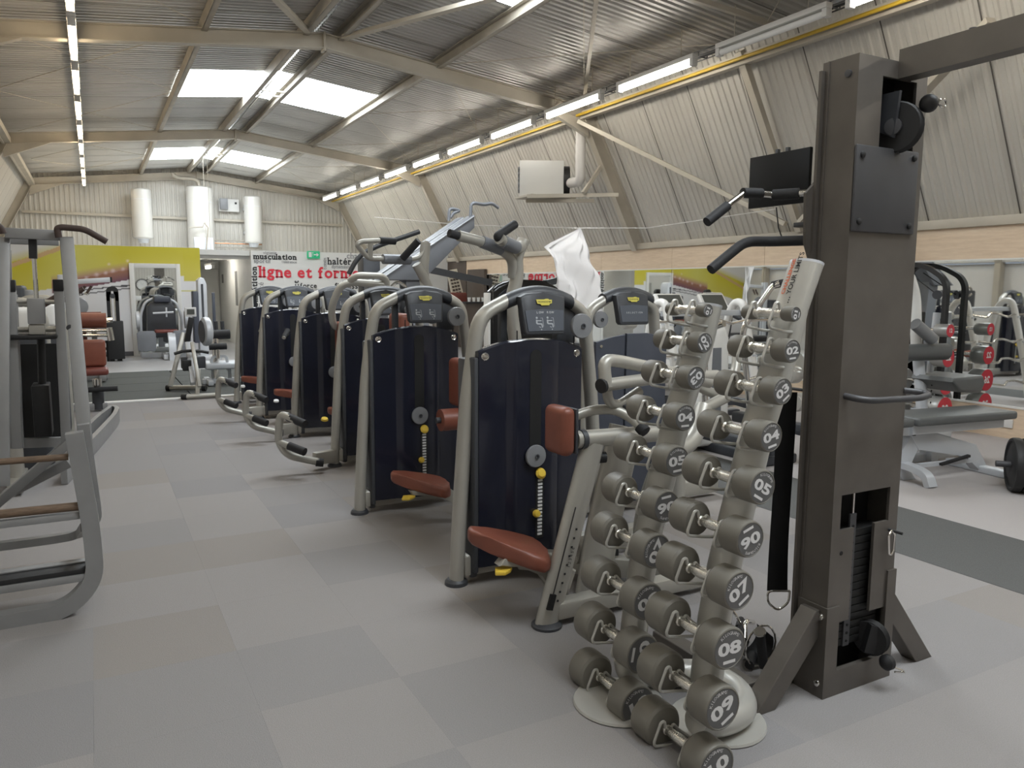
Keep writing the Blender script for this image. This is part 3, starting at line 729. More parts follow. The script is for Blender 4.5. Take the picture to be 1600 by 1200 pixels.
# hanging strap and the heap of handles on the floor behind the tower
t = thing('ab_strap', (2.39, 2.12, .25), 'black webbing strap with a steel ring hanging beside the gunmetal tower', 'strap')
g = G(); rows = []
for i in range(13):
    f = i/12; z = 1.15-.82*f; x = 2.372+.022*f+.006*math.sin(f*5); wd_ = .043-.006*math.sin(f*3); c_ = V((x, 2.11+.012*math.sin(f*2), z)); rows.append([c_-_r*wd_, c_+_r*wd_])
g.sheet(rows)
r = bmesh.ops.solidify(g.b, geom=g.b.faces[:], thickness=.008)
mk('webbing', g, BLK, t)
c0 = V((2.394, 2.118, .30))
mk('steel_ring', G().tube([c0+_r*a+V((0, 0, b)) for a, b in ((.045, .03), (.043, -.02), (0, -.055), (-.043, -.02), (-.045, .03), (.045, .03))], .005, 8, fil=.02), CHROME, t)
one('hook', G().tube([(2.36, 2.10, 1.152), (2.385, 2.10, 1.165), (2.39, 2.01, 1.165)], .006, 8, fil=.01), GUND, 'dark steel hook on the tower side holding the black strap', 'hook')
def stirrup(o, rz, tilt, label):
    t = thing('stirrup_handle', o, label, 'handle', None, rz)
    m = WM[t.name] @ M.Rotation(tilt, 4, 'X')
    P = lambda *p: m @ V(p)
    mk('steel_loop', G().tube([P(-.06, 0, .0), P(-.058, 0, .05), P(-.015, 0, .15), P(.015, 0, .15), P(.058, 0, .05), P(.06, 0, 0)], .006, 8, fil=.02), CHROME, t)
    mk('grip', G().cyl(P(-.06, 0, .0), P(.06, 0, 0), .018, 12), FOAM, t)
    mk('eye', G().tube([P(.0, .0, .15)+V((0, 0, 0))+(m.to_3x3() @ V((math.cos(a)*.014, 0, .012+math.sin(a)*.014))) for a in [i*math.pi/5 for i in range(11)]], .004, 6), BLK, t)
stirrup((2.20, 2.28, .13), .6, -.5, 'black-gripped chrome stirrup handle standing on top of the heap')
stirrup((2.26, 2.42, .03), 2.0, -1.35, 'chrome stirrup handle lying under the heap beside the tower')
t = thing('ankle_cuff', (2.23, 2.22, .0), 'black curved leather cuff ringed by steel wire in front of the heap of handles', 'strap')
g = G(); rows = []
for i in range(15):
    a = R(150)+R(230)*i/14; rows.append([(2.24+.075*math.cos(a), 2.20, .095+.075*math.sin(a)), (2.27+.075*math.cos(a), 2.32, .10+.075*math.sin(a))])
g.sheet(rows); bmesh.ops.solidify(g.b, geom=g.b.faces[:], thickness=.006); mk('leather', g, BLK, t)
mk('steel_wire', G().tube([(2.24+.085*math.cos(a), 2.20, .10+.085*math.sin(a)) for a in [i*math.pi/8 for i in range(17)]], .0045, 6), CHROME, t)
t = thing('rope_handle', (2.17, 2.16, .0), 'black rubber handle with steel end caps leaning on the floor bar', 'handle')
mk('grip', G().cyl((2.145, 2.12, .21), (2.185, 2.13, .055), .019, 12), FOAM, t)
mk('end_cap', G().cyl((2.185, 2.13, .055), (2.192, 2.131, .022), .014, 12), CHROME, t)
mk('end_cap', G().cyl((2.145, 2.12, .21), (2.142, 2.119, .216), .024, 12), CHROME, t)
t = thing('row_bar', (2.30, 2.34, .1), 'chrome V-shaped row bar with black grips lying across the heap of handles', 'handle')
mk('steel_bar', G().tube([(2.19, 2.24, .07), (2.25, 2.30, .15), (2.27, 2.31, .155), (2.345, 2.345, .12)], .011, 10, fil=.02), CHROME, t)
mk('grip', G().cyl((2.255, 2.34, .115), (2.35, 2.42, .10), .016, 10), FOAM, t)
mk('grip', G().cyl((2.18, 2.20, .03), (2.26, 2.26, .03), .019, 10), FOAM, t)

for o in [q for q in COL.objects if q.get('label') and any(w_ in q['label'] for w_ in ('stirrup', 'leather cuff', 'steel end caps', 'V-shaped row bar'))]: o.location = V(o.location)+V((.09, -.06, 0))
# ============================================================ SELECTORISED MACHINES
def oval(g, pts, r=.042, fil=.09, ax=1.15, n=14): return g.tube(pts, r, n, fil=fil, sx=ax, sy=1/ax, up=(0, 1, 0))
def rpad(g, c, size, rot=None, bev=.03): return g.box(c, size, rot, bev, 4)
def saddle(name, o, parent, m=TERRA, s=1.0, rz=0, tilt=.16):
    """bicycle-saddle shaped seat pad: narrow at the back, wide in front"""
    out = [(-.19, .045), (-.20, 0), (-.19, -.045), (-.10, -.085), (.02, -.135), (.10, -.175), (.16, -.17), (.195, -.11), (.20, 0), (.195, .11), (.16, .17), (.10, .175), (.02, .135), (-.10, .085)]
    c, si = math.cos(rz), math.sin(rz)
    g = G().prism([(a*s, b*s) for a, b in out], lambda a, b, d: V((o[0]+a*c-b*si, o[1]+a*si+b*c, o[2]+d-tilt*a)), .075, .024, 3)
    return mk(name, g, m, parent, ang=60)
def wheel(name, c, r, axis, parent, th=.03, m=DISC):
    o = mk(name, G().lathe([(0, -th/2), (r*.93, -th/2), (r, -th/2+.006), (r, th/2-.006), (r*.95, th/2), (r*.3, th/2+.005), (0, th/2+.005)], c, axis, 28), m, parent)
    a = V(axis).normalized(); mk('bolt', G().lathe([(r*.2, 0), (r*.22, .006), (r*.12, .006), (r*.1, .002), (0, .002)], V(c)+a*(th/2+.004), axis, 16), CHAR, o); return o
def console(root, o, title, figs, W=.56, flip=1):
    x0, y0, z0 = o
    # wrap-around crossbar and display pod
    g = G()
    rows = []
    for i in range(15):
        f = i/14; x = .315+.40*f; arch = .047*(1-(2*f-1)**2)
        rows.append([(x0+x, y0+.055*math.cos(a), 1.475+arch+.042*math.sin(a)) for a in [k*math.pi/6 for k in range(13)]])
    g.sheet(rows)
    for r_ in (rows[0], rows[-1]): g.b.faces.new([g.b.verts.new(p) for p in r_[:-1]])
    mk('crossbar_cover', g, CHAR, root, ang=50)
    pod = G().prism([(.355, 1.505), (.368, 1.325), (.38, 1.31), (.60, 1.31), (.612, 1.325), (.625, 1.505), (.585, 1.522), (.49, 1.529), (.395, 1.522)], lambda a, b, d: (x0+a, y0-.045-d*.9-(1.52-b)*.18, b), .06, .012, 3)
    c = mk('console', pod, CHAR, root)
    sl = lambda a, b, e=0: V((x0+a, y0-.1-(1.52-b)*.18-e, b))
    g = G().prism([(.374, 1.435), (.385, 1.33), (.595, 1.33), (.606, 1.435), (.49, 1.443)], lambda a, b, d: sl(a, b, d-.001), .004)
    mk('display_panel', g, FACE, c)
    pm = plane_m(sl(.49, 1.478, .0035), (1, 0, 0), (0, .18, 1))
    g = G(); out = [(-.058, .017), (.0, .017), (.012, .021), (.032, .021), (.038, .015), (.058, .015), (.056, -.008), (.04, -.010), (.036, -.020), (-.022, -.021), (-.028, -.012), (-.05, -.010)]
    g.prism(out, lambda a, b, d: pm @ V((a*.82, b*.82, d)), .002); mk('badge', g, BADGE, c)
    g = G().mesh(text('TECHNOGYM', .0155, .0003, 0), pm @ M.Scale(.82, 4) @ M.Translation((0, .001, .0026))); mk('badge_lettering', g, INK, c, flat=True, recalc=False)
    pm = plane_m(sl(.49, 1.425, .0045), (1, 0, 0), (0, .18, 1))
    if title:
        g = G()
        for i, ch in enumerate(title):
            if ch != ' ': g.mesh(text(ch, .016, .0, 0), pm @ M.Translation(((i-(len(title)-1)/2)*.0155, 0 if figs else -.035, 0)))
        mk('title_lettering', g, WINK, c, flat=True, recalc=False)
    for dx in figs:     # little seated figures of the exercise diagram
        g = G()
        pmf = plane_m(sl(.49+dx, 1.378, .0045), (1, 0, 0), (0, .18, 1)) @ M.Scale(.85, 4)
        for (a, b, p, q, w_) in ((-.022, .012, -.022, -.012, .010), (-.022, -.012, .012, -.014, .008), (.012, -.012, .016, -.036, .008), (-.02, .006, .012, .006, .006), (-.008, -.03, .006, -.036, .004), (.02, .024, .024, -.03, .003), (.005, .022, .02, .022, .002)):
            d = V((p-a, q-b, 0)); n = V((-d.y, d.x, 0)).normalized()*w_/2
            A, B = V((a, b, 0)), V((p, q, 0)); g.b.faces.new([g.b.verts.new(pmf @ v) for v in (A-n, B-n, B+n, A+n)])
        g.mesh(_disc, pmf @ M.Translation((-.02, .024, 0)) @ M.Scale(.007, 4)); g.mesh(_disc, pmf @ M.Translation((.008, -.048, 0)) @ M.Scale(.004, 4))
        mk('pictogram', g, PICT, c, flat=True, recalc=False)['kind'] = 'stuff'
    return c
_b = bmesh.new(); bmesh.ops.create_circle(_b, cap_ends=True, segments=12, radius=1); _disc = bpy.data.meshes.new('disc'); _b.to_mesh(_disc); _b.free()

def tower_unit(root, o, title='', figs=(-.05, .05), disc=1, sheen=NAVY, wheels=1):
    """weight-stack tower: bent tube frame, console, ribbed shield, base beam"""
    x0, y0 = o[0], o[1]; P = lambda x, y, z: (x0+x, y0+y, z)
    leg = [P(0, 0, 0), P(.022, 0, .40), P(.06, 0, .93), P(.098, 0, 1.20), P(.135, 0, 1.41), P(.30, 0, 1.485)]
    mk('left_upright', oval(G(), leg, .043, .10), FR, root, ang=60)
    leg2 = [P(.66, 0, 1.485), P(.775, 0, 1.42), P(.805, 0, 1.20), P(.84, 0, .90), P(.88, 0, .40), P(.90, 0, .0)]
    mk('right_upright', oval(G(), leg2, .04, .10), FR, root, ang=60)
    for x in (0, .90): mk('foot_cap', G().lathe([(0, 0), (.062, 0), (.06, .018), (.048, .03), (0, .03)], P(x, 0, 0), (0, 0, 1), 20), CHAR, root)
    console(root, (x0-.035, y0, 0), title, figs)
    # ribbed shield with arched top; profile bulges between two creases
    def depth(x):
        a = abs(x-.40)
        if a < .155: return .052-.014*(a/.155)**2
        if a < .165: return .026
        return .024-.07*(a-.165)**1.3*2
    xs = [.09, .10, .12, .16, .20, .235, .245, .27, .30, .335, .348, .352, .40, .448, .452, .465, .50, .53, .555, .565, .60, .64, .68, .70, .71]
    def top(x): return 1.285-.62*(x-.40)**2
    zs = [.10, .40, .70, .72]
    g = G(); rows = []
    for z in [0, .25, .5, .75, .92, 1.0]:
        rows.append([P(x, -.075-depth(x), .10+z*(top(x)-.10)) for x in xs])
    rows = [[P(x, .0, .10) for x in xs]]+rows+[[P(x, -.068-depth(x)*.6, top(x)+.008) for x in xs], [P(x, .0, top(x)-.002) for x in xs]]
    g.sheet(rows)
    for e in (0, -1): g.b.faces.new([g.b.verts.new(r_[e]) for r_ in rows])
    sh = mk('shield', g, sheen, root, ang=28)
    mk('slot', G().prism([(.366+.034*(1-math.cos(a)), 1.20+.034*math.sin(a)) for a in [k*math.pi/8 for k in range(9)]]+[(.434, .70), (.366, .70)], lambda a, b, d: P(a, -.1258-d, b), .003), DARKIN, sh)
    for x in (.125, .675): mk('screw', G().lathe([(.022, 0), (.019, .005), (.012, .002), (.010, .009), (0, .012)], P(x, -.073-depth(x), 1.205), (0, -1, 0), 16), CHROME, sh)
    mk('stack_cover', G().mm(P(.10, .0, .10), P(.70, .20, 1.18), .015), CHAR, root)
    mk('side_panel', G().mm(P(.066, -.085, .07), P(.092, .03, 1.20), .008), CHAR, root)
    if disc:
        dk = wheel('selector_pulley', P(.395, -.142, .675), .06, (0, -1, 0), root, .02)
        mk('selector_knob', G().lathe([(0, 0), (.028, 0), (.03, .008), (.02, .02), (0, .022)], P(.43, -.132, .575), (0, -1, .35), 18), YEL, root)
        g = G()
        for i in range(16): g.mm(P(.417, -.134, .24+i*.0195), P(.443, -.128, .24+i*.0195+.011))
        o2 = mk('weight_labels', g, WINK, root); o2['kind'] = 'stuff'
        mk('label_track', G().mm(P(.405, -.1285, .22), P(.455, -.10, .56)), BLK, root)
        mk('selector_pin', G().lathe([(0, 0), (.019, 0), (.022, .012), (.016, .026), (0, .028)], P(.405, -.13, .36), (0, -1, .2), 14), YEL, root)
    for i in range(wheels): wheel('cable_pulley', P(.685-.13*i, -.115+.12*i, 1.35+.012*i), .066, (0, -1, 0), root)
    mk('pulley_bracket', G().mm(P(.60, -.01, 1.25), P(.72, .05, 1.45), .01), CHAR, root)
    mk('upper_post', G().mm(P(.27, .02, 1.20), P(.31, .06, 1.49), .006), CHAR, root)
    mk('cable', G().cyl(P(.70, -.03, .15), P(.695, -.03, 1.30), .0035, 6).cyl(P(.33, -.05, 1.2), P(.33, -.05, 1.33), .0035, 6), BLK, root)['kind'] = 'stuff'
    mk('base_beam', G().mm(P(.03, -.045, .045), P(1.30, .045, .155), .012), FR, root)
    mk('base_collar', G().mm(P(.062, -.052, .035), P(.10, .052, .165), .01), CHAR, root)

def foot_bars(root, o, y):
    """U-shaped entry foot bar with two foam ends, left of the tower"""
    x0 = o[0]
    P = lambda x, dy, z: (x, y+dy, z)
    xs_ = x0-1.775+1.30
    fb = mk('foot_bar', G().tube([P(xs_+.10, -.16, .47), P(xs_, -.02, .52), P(xs_-.02, .0, .28), P(xs_+.05, -.02, .16), P(xs_+.30, -.08, .09)], .032, 12, fil=.07), FR, root, ang=60)
    mk('foot_bar_rod', G().tube([P(xs_-.02, .0, .28), P(xs_+.10, -.14, .235)], .027, 12), FR, fb)
    mk('foam_end', G().tube([P(xs_+.05, -.085, .495), P(xs_+.15, -.23, .45)], .034, 12), FOAM, fb)
    mk('foam_end', G().tube([P(xs_+.05, -.085, .255), P(xs_+.15, -.20, .215)], .034, 12), FOAM, fb)
    mk('bar_cap', G().tube([P(xs_+.27, -.072, .092), P(xs_+.33, -.085, .084)], .036, 12), FOAM, fb)
    mk('bar_beam', G().beam(P(xs_+.28, .02, .10), (x0, o[1]-.02, .10), .07, .11, (0, 0, 1), .01), FR, fb)
    return fb

GRP = 'selectorised weight machines in the row'
# -- nearest: low row
O = (1.604, 3.557)
m1 = thing('weight_machine', (O[0]+.4, O[1]-.1, 0), 'nearest navy weight machine in the row, LOW ROW console and saddle seat in front', 'exercise machine', GRP)
tower_unit(m1, O, 'LOW ROW', (-.035, .03))
st = saddle('seat', (1.645, 3.06, .315), m1, TERRA, .95, -.35, .34)
mk('seat_lever', G().prism([(-.05, -.012), (-.01, -.022), (.03, -.012), (.05, 0), (.03, .014), (-.02, .018)], lambda a, b, d: (1.575+a*1.0, 2.98+b*2.0, .262+d), .018, .005), YEL, st)
mk('seat_carrier', G().prism([(1.58, .33), (1.80, .33), (1.93, .215), (1.965, .21), (1.90, .04), (1.86, .045), (1.845, .12), (1.78, .22), (1.66, .285), (1.55, .30)], lambda a, b, d: (a, 3.02-d, b), .06, .006), FR, m1)
mk('seat_knob', G().lathe([(0, 0), (.018, 0), (.02, .02), (.012, .03), (0, .03)], (1.885, 2.955, .085), (0, -1, 0), 12), BLK, m1)
po = mk('seat_post', G().tube([(1.758, 2.895, 0), (2.005, 2.90, .84)], .052, 16, sx=.75, sy=1.15, up=(0, 1, 0)), FR, m1, ang=60)
mk('foot_cap', G().lathe([(0, 0), (.072, 0), (.072, .012), (.055, .024), (0, .024)], (1.762, 2.895, 0), (0, 0, 1), 20), CHAR, m1)
g = G(); a, b = V((1.80, 2.855, .17)), V((1.915, 2.858, .56))
g.beam(a+V((-.032, -.006, 0)), b+V((-.032, -.006, 0)), .004, .004); mk('post_groove', g, INK, po)
mk('slider_slot', G().beam(V((1.745, 2.845, .10)), V((1.765, 2.845, .17)), .03, .012, (0, 1, 0)), DARKIN, po)
g = G()
for i in range(9):
    c_ = V((1.795+.012*i, 2.8545, .13+.0405*i)); g.box(c_, (.009, .003, .009))
mk('scale_marks', g, INK, po)
pm = plane_m((1.862, 2.8525, .325), V((.247, .005, .84)), (-1, 0, .29)); g = G().mesh(text('1 2 3 4 5 6', .022, 0, 0), pm); mk('scale_numbers', g, INK, po, flat=True, recalc=False)
mk('pad_tube', G().tube([(1.905, 2.90, .862), (2.55, 2.91, .845)], .042, 14), FR, m1)
mk('tube_collar', G().tube([(1.93, 2.90, .861), (1.955, 2.90, .861)], .047, 14), CHAR, m1)
cp = mk('chest_pad', rpad(G(), (1.852, 2.95, .905), (.075, .18, .225), None, .033), TERRA, m1)
mk('pad_back', G().mm((1.886, 2.865, .80), (1.902, 3.035, 1.01), .006), CHAR, cp)
mk('post_knob', G().lathe([(0, 0), (.024, 0), (.028, .02), (.026, .06), (0, .065)], (2.03, 2.93, .76), (.9, -.3, 0), 14), BLK, m1)
h = mk('row_handle', G().tube([(1.92, 2.96, .955), (2.03, 2.95, .985), (2.14, 2.92, .985), (2.20, 2.86, .945), (2.215, 2.80, .90)], .024, 12, fil=.05), FR, m1)
mk('grip', G().tube([(2.21, 2.815, .912), (2.217, 2.785, .89)], .03, 12), FOAM, h)
mk('base_rail', G().mm((1.80, 2.855, .03), (2.75, 2.945, .11), .012), FR, m1)
mk('main_post', G().tube([(2.17, 3.12, 0), (2.22, 3.12, .30), (2.36, 3.12, .85)], .085, 16, sx=.55, sy=1.2, up=(0, 1, 0)), FR, m1, ang=60)
mk('link_beam', G().beam((1.95, 3.50, .10), (2.60, 2.95, .10), .09, .10, (0, 0, 1), .01), FR, m1)
am = mk('lever_arm', G().tube([(2.045, 2.86, 1.10), (2.04, 2.88, 1.225), (2.14, 2.90, 1.215), (2.45, 2.92, 1.15), (2.78, 2.98, 1.07)], .03, 12, fil=.06), FR, m1, ang=60)
mk('lever_tube', G().tube([(2.02, 2.86, 1.11), (2.40, 2.90, 1.125), (2.85, 3.0, 1.10)], .03, 12, fil=.05), FR, am)
mk('lever_hook', G().tube([(2.06, 2.88, 1.10), (2.09, 2.90, 1.02), (2.16, 2.92, 1.0), (2.30, 2.94, 1.06)], .024, 12, fil=.05), FR, am)
mk('lever_cap', G().tube([(2.028, 2.862, 1.11), (2.012, 2.858, 1.108)], .034, 14), FOAM, am)
mk('pivot_plate', G().lathe([(0, 0), (.07, 0), (.07, .02), (0, .02)], (2.24, 2.90, .985), (0, -.2, 1), 20), CHAR, am)
mk('curved_brace', G().tube([(2.95, 3.2, .9), (2.80, 3.1, .72), (2.55, 3.05, .70), (2.42, 3.05, .40), (2.42, 3.05, .0)], .045, 14, fil=.14), FR, m1, ang=60)
mk('roller', G().cyl((2.18, 3.3, .17), (2.36, 3.25, .15), .075, 18), FR, m1); mk('roller_cap', G().cyl((2.36, 3.25, .15), (2.39, 3.24, .148), .077, 18), FOAM, m1)
mk('roller', G().cyl((2.46, 3.2, .09), (2.56, 3.15, .085), .07, 18), FR, m1); mk('roller_cap', G().cyl((2.56, 3.15, .085), (2.59, 3.14, .084), .072, 18), FOAM, m1)

# -- second: machine with the overhead Y-shaped arm
O = (1.54, 5.03)
m2 = thing('weight_machine', (O[0]+.4, O[1]-.1, 0), 'second navy weight machine in the row, terracotta roller and a forked overhead arm', 'exercise machine', GRP)
tower_unit(m2, O, '', (-.055, .045), wheels=2)
st = saddle('seat', (1.80, 4.55, .26), m2, TERRA, .95, -.3, .26)
mk('seat_lever', G().prism([(-.05, -.012), (-.01, -.022), (.03, -.012), (.05, 0), (.03, .014), (-.02, .018)], lambda a, b, d: (1.68+a, 4.46+b*2, .225+d), .018, .005), YEL, st)
mk('seat_carrier', G().prism([(1.70, .27), (1.95, .27), (2.10, .17), (2.13, .02), (2.07, .02), (2.03, .14), (1.90, .22), (1.72, .24)], lambda a, b, d: (a, 4.52-d, b), .06, .006), FR, m2)
mk('roller_pad', G().cyl((1.93, 4.52, .70), (2.12, 4.52, .70), .072, 20), TERRA, m2, ang=50)
mk('roller_rod', G().cyl((1.90, 4.52, .70), (2.35, 4.52, .70), .02, 10), CHAR, m2)
mk('back_pad', rpad(G(), (2.10, 4.55, .93), (.09, .28, .32), None, .035), TERRA, m2)
mk('seat_post', G().tube([(2.16, 4.5, 0), (2.22, 4.52, .85)], .05, 14, sx=.8, sy=1.15), FR, m2, ang=60)
ap = mk('arm_post', G().tube([(2.55, 4.5, 0), (2.50, 4.47, .9), (2.40, 4.45, 1.45), (2.455, 4.45, 1.62), (2.44, 4.45, 1.76), (2.50, 4.45, 1.86)], .05, 14, fil=.1, sx=1.1, sy=.8), FR, m2, ang=60)
a1 = mk('fork_arm', G().tube([(2.42, 4.45, 1.62), (2.40, 4.42, 1.74), (2.28, 4.38, 1.80), (2.15, 4.36, 1.835), (1.98, 4.34, 1.865)], .033, 12, fil=.08), FR, m2, ang=60)
mk('sleeve', G().tube([(2.30, 4.385, 1.793), (2.15, 4.36, 1.835)], .040, 12), FR2, a1)
mk('grip', G().tube([(2.03, 4.348, 1.855), (1.915, 4.33, 1.877)], .026, 12), FOAM, a1)
a2 = mk('fork_arm', G().tube([(2.49, 4.45, 1.83), (2.40, 4.35, 1.80), (2.25, 4.25, 1.83), (2.20, 4.22, 1.85)], .036, 12, fil=.05), FR, m2, ang=60)
mk('sleeve', G().tube([(2.38, 4.335, 1.805), (2.23, 4.24, 1.836)], .042, 12), FR2, a2)
mk('grip', G().tube([(2.205, 4.24, 1.85), (2.185, 4.22, 1.862), (2.34, 4.28, 1.945)], .027, 12, fil=.02), FOAM, a2)

# -- third: machine with the forward loop arms
O = (1.775, 6.5)
m3 = thing('weight_machine', (O[0]+.4, O[1]-.1, 0), 'third navy weight machine in the row, with foam foot bar and overhead loop handles', 'exercise machine', GRP)
tower_unit(m3, O, '', (-.055, .045))
saddle('seat', (2.08, 6.02, .42), m3); mk('seat_post', G().cyl((2.10, 6.02, 0), (2.10, 6.02, .44), .04, 14), FR, m3); mk('back_pad', rpad(G(), (2.22, 6.05, 1.13), (.09, .30, .42), None, .035), TERRA, m3)
mk('back_post', G().tube([(2.30, 6.05, .05), (2.29, 6.05, 1.3)], .04, 12), FR, m3)
foot_bars(m3, O, 6.4)
ap = mk('arm_post', G().tube([(2.62, 6.05, .6), (2.55, 6.02, 1.25), (2.47, 6.0, 1.55), (2.35, 5.98, 1.74)], .04, 12, fil=.1), FR, m3, ang=60)
mk('arm_blade', G().tube([(2.46, 6.0, 1.3), (2.42, 6.0, 1.70), (2.44, 6.0, 1.92)], .045, 10, sx=.45, sy=1), FR, ap)
g1 = mk('loop_arm', G().tube([(2.45, 6.0, 1.93), (2.40, 6.0, 1.80), (2.30, 5.99, 1.775), (1.96, 5.96, 1.775), (1.92, 5.95, 1.79), (1.83, 5.92, 1.88), (1.87, 5.92, 1.905), (2.0, 5.92, 1.915), (2.08, 5.92, 1.92)], .02, 10, fil=.05), FR, m3, ang=60)
mk('sleeve', G().tube([(2.30, 5.99, 1.775), (2.06, 5.97, 1.775)], .04, 12), FR2, g1)
mk('loop_strut', G().tube([(1.95, 5.95, 1.775), (1.945, 5.93, 1.90), (1.97, 5.93, 1.915)], .02, 10, fil=.04), FR, g1)
mk('grip', G().tube([(2.02, 5.92, 1.918), (2.15, 5.92, 1.915)], .028, 10), FOAM, g1)
mk('grip', G().tube([(2.20, 5.9, 1.78), (2.30, 5.8, 1.92)], .03, 10), FOAM, g1)

# -- fourth
O = (1.764, 7.98)
m4 = thing('weight_machine', (O[0]+.4, O[1]-.1, 0), 'fourth navy weight machine in the row, with foam foot bar and bent silver press arms', 'exercise machine', GRP)
tower_unit(m4, O, '', (-.055, .045))
s_ = yp(543, 644, 7.45); saddle('seat', s_-V((0, 0, .04)), m4); mk('seat_lever', G().lathe([(0, 0), (.035, 0), (.03, .018), (0, .02)], yp(507, 656, 7.3), (0, -.4, 1), 14), YEL, m4)
mk('seat_post', G().cyl((s_.x+.03, 7.45, 0), (s_.x+.03, 7.45, s_.z-.02), .04, 14), FR, m4); mk('back_pad', rpad(G(), (2.16, 7.5, 1.0), (.09, .30, .42), None, .035), TERRA, m4)
mk('back_post', G().tube([(2.24, 7.5, .05), (2.23, 7.5, 1.2)], .04, 12), FR, m4)
foot_bars(m4, O, 7.9)
mk('press_arm', G().tube([(2.30, 7.7, 1.12), (2.08, 7.55, 1.16), (2.05, 7.5, 1.35), (2.13, 7.45, 1.56), (2.24, 7.42, 1.60), (2.60, 7.4, 1.575)], .036, 12, fil=.08), FR, m4, ang=60)
mk('press_loop', G().tube([(2.22, 7.42, 1.61), (2.27, 7.35, 1.665), (2.52, 7.35, 1.66), (2.58, 7.38, 1.62), (2.60, 7.42, 1.35)], .034, 12, fil=.06), FR, m4, ang=60)

# -- fifth, sixth
for O, lab, yb in (((1.652, 9.3), 'fifth navy weight machine in the row, second from the far end', 9.2), ((1.619, 10.7), 'farthest navy weight machine in the row, closest to the pale edge strip', None)):
    mm = thing('weight_machine', (O[0]+.4, O[1]-.1, 0), lab, 'exercise machine', GRP)
    tower_unit(mm, O, '', (-.055, .045))
    s_ = yp(456, 615, 8.78) if yb else yp(402, 594, 10.2)
    saddle('seat', s_-V((0, 0, .04)), mm); mk('seat_post', G().cyl((s_.x+.03, s_.y, 0), (s_.x+.03, s_.y, s_.z-.02), .04, 12), FR, mm)
    mk('seat_lever', G().lathe([(0, 0), (.03, 0), (.026, .016), (0, .018)], s_+V((-.2, -.12, -.06)), (0, -.4, 1), 12), WINK, mm)
    if yb: foot_bars(mm, (O[0]+.03, O[1]), yb)
    mk('lever_arm', G().tube([(1.98, O[1]-.12, 1.0), (1.93, O[1]-.4, 1.06), (1.86, O[1]-.5, .98)], .022, 10, fil=.05), FR, mm)
    mk('grip', G().tube([(1.93, O[1]-.4, 1.06), (1.865, O[1]-.49, .985)], .03, 10), FOAM, mm)

# -- machine of the second row, seen between the low row and the dumbbells
O = (2.87, 4.27)
m7 = thing('weight_machine', (O[0]+.4, O[1]-.1, 0), 'slate-blue weight machine with SELECTION on its console, beyond the left dumbbell column', 'exercise machine')
SLATE = mat('slate_shield', (0.055, 0.062, 0.082), 0.42, 0, .06, 4)
x0, y0 = O; P = lambda x, y, z: (x0+x, y0+y, z)
mk('left_upright', oval(G(), [P(-.02, 0, 0), P(0, 0, .5), P(.005, 0, 1.15), P(.03, 0, 1.41), P(.16, 0, 1.475)], .04, .10), FR, m7, ang=60)
mk('right_upright', oval(G(), [P(.46, 0, 1.475), P(.57, 0, 1.42), P(.60, 0, 1.15), P(.62, 0, .5), P(.64, 0, 0)], .04, .10), FR, m7, ang=60)
console(m7, (x0-.18, y0, 0), 'SELECTION', ())
g = G().prism([(.03, .08), (.27, .08), (.27, 1.245), (.15, 1.225), (.03, 1.20)], lambda a, b, d: P(a, -.06-d, b), .03, .008); sh = mk('shield', g, SLATE, m7)
mk('shield', G().prism([(.275, .08), (.62, .08), (.62, 1.215), (.45, 1.25), (.275, 1.25)], lambda a, b, d: P(a, -.07-d, b), .03, .008), SLATE, m7)
mk('screw', G().lathe([(.012, 0), (.01, .006), (0, .006)], P(.07, -.09, 1.17), (0, -1, 0), 12), CHROME, sh)
mk('stack_cover', G().mm(P(.04, -.05, .08), P(.6, .2, 1.18), .012), CHAR, m7)
wheel('cable_pulley', P(.09, -.05, 1.345), .055, (0, -1, 0), m7)
wheel('cable_pulley', P(.55, -.30, .58), .07, (0, -1, 0), m7)
mk('base_beam', G().mm(P(-.02, -.05, .03), P(1.2, .05, .14), .012), FR, m7)
for x in (-.02, .64): mk('foot_cap', G().lathe([(0, 0), (.06, 0), (.058, .018), (.045, .03), (0, .03)], P(x, 0, 0), (0, 0, 1), 18), CHAR, m7)
mk('lever_post', G().tube([P(.75, -.1, 0), P(.75, -.1, .9), P(.82, -.15, 1.35)], .06, 14, fil=.1, sx=1.2, sy=.8), FR, m7, ang=60)
mk('lever_bar', G().tube([P(.70, -.15, .98), P(.85, -.2, .86), P(1.0, -.2, .80), P(1.2, -.18, .92), P(1.28, -.1, 1.15)], .035, 12, fil=.12), FR, m7, ang=60)
mk('lever_brace', G().tube([P(.55, -.3, .48), P(.72, -.32, .72), P(1.0, -.3, .80)], .04, 12, fil=.08), FR, m7, ang=60)
